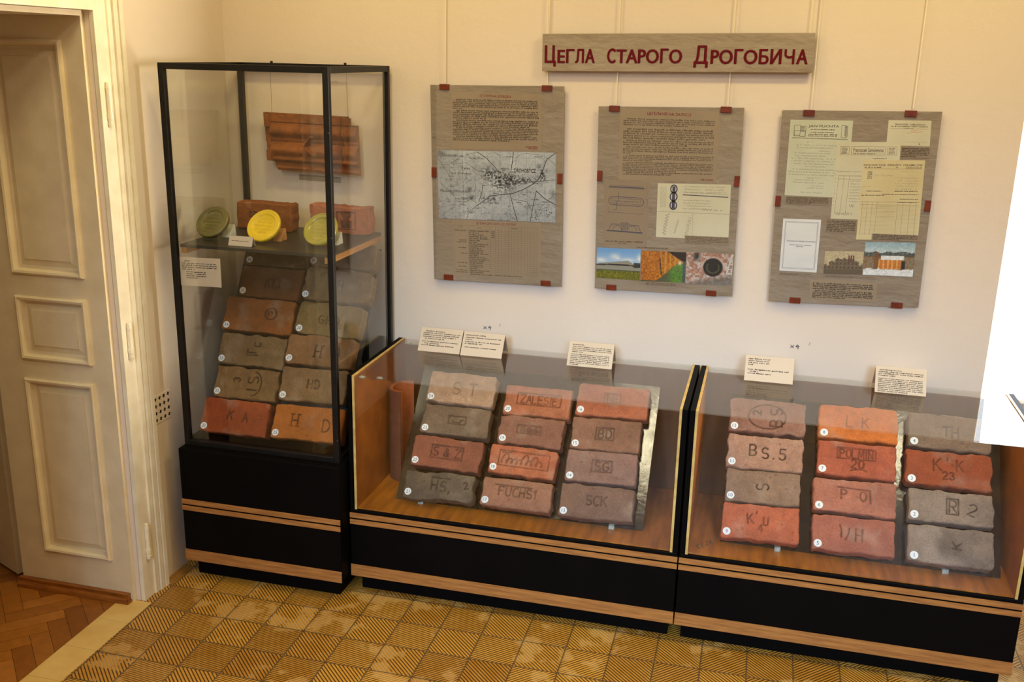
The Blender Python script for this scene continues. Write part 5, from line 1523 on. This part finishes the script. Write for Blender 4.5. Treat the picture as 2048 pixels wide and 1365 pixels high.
for i_ in (0.065, 0.085):
    line(mb, sh, [(i_, i_ * 0.8), (1 - i_, i_ * 0.8), (1 - i_, 1 - i_ * 0.8), (i_, 1 - i_ * 0.8), (i_, i_ * 0.8)], 0.0007)
put_text(mb, sh, 'Drohobyckie Zakłady Ceramiczne', 0.14, 0.40, 0.90, 0.44, 0.0)
put_text(mb, sh, 'DROHOBYCZ, GÓRKA', 0.22, 0.475, 0.80, 0.505, 0.0)
para(mb, sh, 0.40, 0.62, 0.512, 0.53, 1, 5, 0.5, False, 1)
mb.build('print', M['inkblue'], o)
o, sh = sheetof('text_sheet', 'b3_text', 2, M['sheet'], b3)
mb = MB()
put_text(mb, sh, 'Е', 0.045, 0.13, 0.085, 0.30, 0.0)
para(mb, sh, 0.10, 0.95, 0.12, 0.30, 2, 31, 0.5, False, 1); para(mb, sh, 0.045, 0.95, 0.30, 0.48, 2, 32, 0.5, False, 0.65); para(mb, sh, 0.045, 0.95, 0.50, 0.93, 5, 33, 0.5, True, 0.55)
mb.build('print', M['inkdark'], o)
def p_ruin(u, v):
    c = cbase(u, (196, 180, 146))
    n = 0.5 + 0.5 * fbm(u * 40, v * 30, 0 * u, 21, 3)
    top = 0.62 - 0.16 * ((u > 0.12) & (u < 0.9)) - 0.12 * ((u > 0.28) & (u < 0.78)) - 0.05 * (np.sin(u * 40) > 0.3)
    bl = v > top
    c = mixc(c, (112, 98, 78), bl * 1.0)
    win = bl & (np.sin(u * 62) > 0.5) & (np.sin(v * 36 + 1) > 0.3) & (v < 0.8)
    c = mixc(c, (52, 44, 36), win * 0.85)
    for x in (0.63, 0.69, 0.745): c = mixc(c, (96, 60, 46), ((np.abs(u - x) < 0.018) & (v > 0.18) & (v < 0.5)) * 1.0)
    c = mixc(c, (84, 74, 58), sst(v, 0.76, 0.82) * n)
    return c * (0.88 + 0.24 * n[..., None])
def p_snow(u, v):
    c = mixc(cbase(u, (150, 180, 196)), (190, 208, 214), sst(v, 0, 0.3))
    n = 0.5 + 0.5 * fbm(u * 36, v * 24, 0 * u, 23, 3)
    c = mixc(c, (62, 66, 62), ((v > 0.29 + 0.02 * np.sin(u * 23) + 0.02 * fbm(u * 18, 0 * u, 0 * u, 29, 3)) & (v < 0.45)) * np.clip(0.4 + n, 0, 1))
    roof = (v > 0.40) & (v < 0.52) & (u > 0.34) & (u < 0.80)
    fac = (v > 0.50) & (v < 0.80) & (u > 0.28) & (u < 0.74)
    c = mixc(c, (120, 84, 44), ((v > 0.42) & (v < 0.82)) * (0.5 + 0.5 * n))
    c = mixc(c, (204, 120, 44), fac * 1.0)
    c = mixc(c, (238, 190, 110), (fac & (np.sin(u * 68) > 0.5)) * 0.7)
    c = mixc(c, (232, 236, 240), roof * 1.0)
    c = mixc(c, (120, 76, 40), ((u > 0.20) & (u < 0.30) & (v > 0.3) & (v < 0.8)) * 0.8)
    c = mixc(c, (26, 22, 20), ((u > 0.75) & (u < 0.83) & (v > 0.55) & (v < 0.84)) * 1.0)
    c = mixc(c, (230, 234, 240), sst(v + 0.03 * fbm(u * 20, v * 10, 0 * u, 25, 2), 0.78, 0.83))
    return c * (0.92 + 0.16 * n[..., None])
photo('photo_print', Q['b3_p1'], layer(4.5), p_ruin, b3, 84, 54)
photo('photo_print', Q['b3_p2'], layer(5), p_snow, b3, 96, 64)

# ---- the sign
def sign():
    q = Q['ban']
    cxp = sum(p[0] for p in q) / 4
    r = thing('exhibition_sign', 'long kraft paper sign with claret lettering hung above the boards', 'sign', (cxp, -0.03, 2.14))
    a = [(float(p[0]), -0.038, float(p[1])) for p in q]; c = [(float(p[0]), -0.022, float(p[1])) for p in q]
    MB().add(a + c, [(3, 2, 1, 0), (4, 5, 6, 7), (0, 1, 5, 4), (1, 2, 6, 5), (2, 3, 7, 6), (3, 0, 4, 7)]).build('sign_board', M['kraft'], r, bevel=0.002)
    def s_of(x): return (x - 148) / (1890 - 148)
    # big initials and smaller capitals, fitted word by word (pixel columns of an enlargement of the sign)
    sh = flat(q, -0.038)
    mb = None
    def fit(body, x0, x1, ya, yb_, bold=0.03):
        yt0, yt1 = 217 - 5 * s_of(x0), 456 + 12 * s_of(x0)
        if body == 'Ч':      # two stems and the hooked arm
            wd2, hh = x1 - x0, yb_ - ya
            S_ = lambda a, c: (s_of(x0 + a * wd2), (ya + c * hh - yt0) / (yt1 - yt0))
            k_ = 0.0085
            line(mb, sh, [S_(0.89, 0.0), S_(0.89, 1.0)], k_, 0.0030)
            line(mb, sh, [S_(0.11, 0.0), S_(0.11, 0.34)], k_, 0.0029)
            crv = [S_(0.11 + 0.36 * (1 - math.cos(a_)), 0.34 + 0.20 * math.sin(a_)) for a_ in [PI / 2 * q_ / 6 for q_ in range(7)]]
            line(mb, sh, [S_(0.11, 0.30)] + crv + [S_(0.89, 0.50)], k_ * 0.95, 0.0028)
            return
        d_ = 3.5
        for q_, (dx, dy) in enumerate(((0, 0), (-d_, 0), (d_, 0), (-d_ * 0.5, -1.4), (d_ * 0.5, 1.4), (-d_ * 0.5, 1.4), (d_ * 0.5, -1.4))):
            put_text(mb, sh, body, s_of(x0 + d_ + dx), (ya + 1.4 + dy - yt0) / (yt1 - yt0), s_of(x1 - d_ + dx), (yb_ - 1.4 + dy - yt0) / (yt1 - yt0), 0.0, 0.0006 + 0.0003 * q_, 3)
    for wd_ in ((('Ц', 165, 242, 290, 426), ('EГ', 252, 368, 314, 404), ('Л', 372, 432, 313, 404), ('A', 438, 505, 313, 404)),
                (('C', 585, 642, 310, 406), ('TAPOГO', 646, 1075, 311, 406)),
                (('Д', 1148, 1240, 291, 434), ('POГOБИ', 1255, 1697, 314, 411), ('Ч', 1712, 1775, 316, 411), ('A', 1786, 1857, 316, 412))):
        mb = MB()
        for a_ in wd_: fit(*a_)
        mb.build('lettering', M['signred'], r)
    for x in (1.448, 2.455):
        MB().cyl((x, -0.021, 2.20), (x + 0.001, -0.012, 3.69), 0.0018, 8).build('hanging_cord', M['cord'], r)
sign()

# ------------------------------------------------------------------ cards
def plane_sheet(p0, ex, ey):
    """p0 upper corner, ex along the width, ey downwards"""
    p0, ex, ey = Vector(p0), Vector(ex), Vector(ey)
    n = ex.cross(ey).normalized() * -1
    if n.y > 0: n = -n
    def fn(u, v, k):
        q = p0 + ex * u + ey * v + n * k
        return (q.x, q.y, q.z)
    return Sheet(fn)

def tent_card(x0, x1, yb_, label, lines_, seed, group='caption cards on the glass tops', zb=0.9632, hgt=0.108, dy=0.062, yaw=0.0, cat='caption card', name='caption_card'):
    wdt = x1 - x0
    r = thing(name, label, cat, ((x0 + x1) / 2, yb_ + dy, zb), group)
    dz = math.sqrt(hgt ** 2 - dy ** 2)
    ex = Vector((wdt * math.cos(yaw), wdt * math.sin(yaw), 0))
    p0 = Vector((x0, yb_ + dy, zb + dz))
    ey = Vector((0, -dy, -dz))
    n = Vector((0, 1, 0)) * 0.0006
    MB().obox(p0, ex, ey, n).build('front_leaf', M['card'], r)
    fl = [c for c in r.children][-1] if r.children else None
    MB().obox(p0 + n, ex, Vector((0, dy * 0.9, -dz)), n).build('back_leaf', M['card'], r)
    sh = plane_sheet(p0, ex, ey)
    mb = MB()
    for (s0, s1, t0, t1, nn, last) in lines_:
        para(mb, sh, s0, s1, t0, t1, nn, seed + int(t0 * 100), 0.34, False, last, 0.0006)
    mb.build('print', M['inkdark'], r)
    return r
L1 = [(0.12, 0.58, 0.09, 0.17, 1, 1), (0.06, 0.95, 0.17, 0.41, 3, 0.92), (0.12, 0.6, 0.41, 0.49, 1, 1), (0.06, 0.97, 0.53, 0.61, 1, 1), (0.12, 0.5, 0.61, 0.69, 1, 1), (0.06, 0.86, 0.69, 0.77, 1, 1)]
L2 = [(0.06, 0.58, 0.09, 0.17, 1, 1), (0.06, 0.93, 0.19, 0.35, 2, 0.2), (0.06, 0.93, 0.37, 0.53, 2, 0.5), (0.06, 0.85, 0.60, 0.68, 1, 1)]
L3 = [(0.08, 0.35, 0.09, 0.16, 1, 1), (0.08, 0.96, 0.17, 0.45, 4, 0.3), (0.06, 0.94, 0.48, 0.97, 7, 0.25)]
L4 = [(0.06, 0.52, 0.09, 0.40, 4, 0.25), (0.06, 0.92, 0.50, 0.59, 1, 1), (0.1, 0.3, 0.59, 0.66, 1, 1), (0.06, 0.56, 0.66, 0.74, 1, 1)]
L5 = [(0.08, 0.55, 0.09, 0.16, 1, 1), (0.06, 0.95, 0.16, 0.38, 3, 0.4), (0.06, 0.95, 0.42, 0.97, 8, 0.7)]
tent_card(0.951, 1.139, -0.180, 'cream caption card on the glass, closest to the tall case of the touching pair', L1, 1)
tent_card(1.145, 1.327, -0.187, 'cream caption card on the glass touching its twin, with fewer lines of text', L2, 2)
tent_card(1.608, 1.797, -0.188, 'cream caption card densely printed, alone near the middle of its glass top', L3, 3)
tent_card(2.329, 2.518, -0.160, 'pale caption card with a few short lines, beside the twin black side panels', L4, 4)
tent_card(2.828, 3.016, -0.152, 'densely printed caption card nearest the window', L5, 5)
# card behind the front glass of the tall case
def flat_card(label, p0, ex, ey, lines_, seed, group=None, m='card'):
    r = thing('caption_card', label, 'caption card', (Vector(p0) + Vector(ey))[:], group)
    MB().obox(p0, ex, ey, (0, 0.0008, 0)).build('card', M[m], r)
    sh = plane_sheet(p0, ex, ey)
    mb = MB()
    for (s0, s1, t0, t1, nn, last) in lines_:
        para(mb, sh, s0, s1, t0, t1, nn, seed + int(t0 * 100), 0.34, False, last, 0.0006)
    mb.build('print', M['inkdark'], r)
flat_card('cream caption card fixed inside the glass of the tall case, below the shelf', (0.110, -0.6262, 1.399), (0.180, 0, 0.004), (-0.001, 0, -0.116), [(0.12, 0.26, 0.09, 0.16, 1, 1), (0.05, 0.93, 0.17, 0.45, 4, 0.4), (0.15, 0.65, 0.47, 0.75, 4, 0.6)], 7)
tent_card(0.302, 0.405, -0.580, 'small one-line caption card in front of the yellow medallion', [(0.12, 0.85, 0.40, 0.55, 1, 1)], 8, 'caption cards on the shelf', zs + 0.0003, 0.040, 0.016)
flat_card('narrow label strip on the wall under the hanging roof tile', (0.335, -0.0012, 1.672), (0.20, 0, -0.004), (0, 0, -0.026), [(0.03, 0.97, 0.05, 0.25, 1, 1)], 9, None, 'sheet')

# ------------------------------------------------------------------ roof tile hanging in the tall case
def roof_tile():
    nx, nz = 130, 76
    x0, x1, z0, z1 = 0.205, 0.640, 1.690, 1.935
    X, Z = np.meshgrid(np.linspace(0, 1, nx + 1), np.linspace(0, 1, nz + 1), indexing='ij')
    u, v = X, Z
    h = 0.010 + 0 * u
    h += 0.010 * sst(v, 0.84, 0.86) * 0 + 0.006 * (v > 0.845)
    h += 0.020 * np.exp(-((v - 0.70) / 0.10) ** 2)
    h -= 0.008 * np.exp(-((v - 0.58) / 0.035) ** 2) + 0.010 * np.exp(-((v - 0.50) / 0.03) ** 2)
    h += 0.022 * np.exp(-((v - 0.36) / 0.10) ** 2)
    h += 0.012 * np.exp(-((v - 0.20) / 0.035) ** 2)
    low = v < 0.155
    h = np.where(low, 0.002 + 0.006 * np.exp(-((v - 0.05) / 0.03) ** 2), h)
    h = np.where(u < 0.075, 0.012, h)
    lug = ((u > 0.035) & (u < 0.085)) & (((v > 0.76) & (v < 0.97)) | ((v > 0.16) & (v < 0.36)))
    h = np.where(lug, 0.034, h)
    h += 0.010 * (np.exp(-((u - 0.865) / 0.012) ** 2) + np.exp(-((u - 0.835) / 0.010) ** 2)) * (~low)
    h -= 0.006 * np.exp(-((u - 0.85) / 0.008) ** 2) * (~low)
    # chevron
    for (ax_, az, bx, bz) in ((0.455, 0.455, 0.525, 0.62), (0.455, 0.455, 0.560, 0.31)):
        dx, dz = bx - ax_, bz - az
        t = np.clip(((u - ax_) * dx * 3.1 + (v - az) * dz) / (dx * dx * 3.1 + dz * dz), 0, 1)
        d = np.hypot((u - ax_ - t * dx) * 1.76, v - az - t * dz)
        h = np.maximum(h, 0.052 * np.clip(1.6 - d / 0.02, 0, 1))
    h += 0.0012 * fbm(u * 30, v * 18, 0 * u, 3, 3)
    keep = np.ones_like(u, bool)
    keep &= ~((u > 0.925) & (v > 0.865))
    keep &= ~((u < 0.085 + 0.25 * np.clip(0.12 - v, 0, 1)) & (v < 0.155))
    keep &= ~((u < 0.03 * (1 - v) + 0.0) & (v >= 0.155))
    keep &= ~((u > 0.90) & (v > 0.98))
    cell = keep[:-1, :-1] & keep[1:, :-1] & keep[1:, 1:] & keep[:-1, 1:]
    ang = math.radians(-1.0)
    cx, cz = (x0 + x1) / 2, (z0 + z1) / 2
    px = x0 + (x1 - x0) * u + 0.012 * (1 - v); pz = z0 + (z1 - z0) * v
    wx = cx + (px - cx) * math.cos(ang) - (pz - cz) * math.sin(ang)
    wz = cz + (px - cx) * math.sin(ang) + (pz - cz) * math.cos(ang)
    yb_ = -0.058
    idx = np.arange(u.size).reshape(u.shape)
    N = u.size
    mb = MB()
    F = np.stack([wx, yb_ - h, wz], -1).reshape(-1, 3); Bk = np.stack([wx, yb_ + 0.012 + 0 * h, wz], -1).reshape(-1, 3)
    fs = []
    for i in range(nx):
        for j in range(nz):
            if not cell[i, j]: continue
            a, b_, c, d = int(idx[i, j]), int(idx[i + 1, j]), int(idx[i + 1, j + 1]), int(idx[i, j + 1])
            fs.append((a, b_, c, d)); fs.append((d + N, c + N, b_ + N, a + N))
            if j == 0 or not cell[i, j - 1]: fs.append((b_, a, a + N, b_ + N))
            if j == nz - 1 or not cell[i, j + 1]: fs.append((d, c, c + N, d + N))
            if i == 0 or not cell[i - 1, j]: fs.append((a, d, d + N, a + N))
            if i == nx - 1 or not cell[i + 1, j]: fs.append((c, b_, b_ + N, c + N))
    used = sorted({t for f in fs for t in f})
    rm = {t: k for k, t in enumerate(used)}
    allv = np.concatenate([F, Bk])
    nz_ = (1 + 0.18 * fbm(u * 7, v * 5, 0 * u, 6, 3) + 0.1 * fbm(u * 40, v * 25, 0 * u, 7, 2)).reshape(-1)
    base = np.array(lin((134, 76, 34)))
    cols = np.concatenate([base[None] * nz_[:, None]] * 2)
    mb.add([tuple(allv[t]) for t in used], [tuple(rm[t] for t in f) for f in fs])
    mb.c = [tuple(float(q_) for q_ in np.clip(cols[t], 0, 1)) for t in used]
    o = mb.build('roof_tile', M['tile'])
    tag(o, 'interlocking clay roof tile with a chevron ridge, hung by wires in the tall case', 'roof tile')
    for xa, za in ((0.243, 1.932), (0.600, 1.905)):
        MB().cyl((xa, -0.055, za), (xa - 0.002 if xa < 0.4 else xa - 0.01, -0.045, 2.120), 0.0006, 6).build('wire', M['wire'], o)
roof_tile()
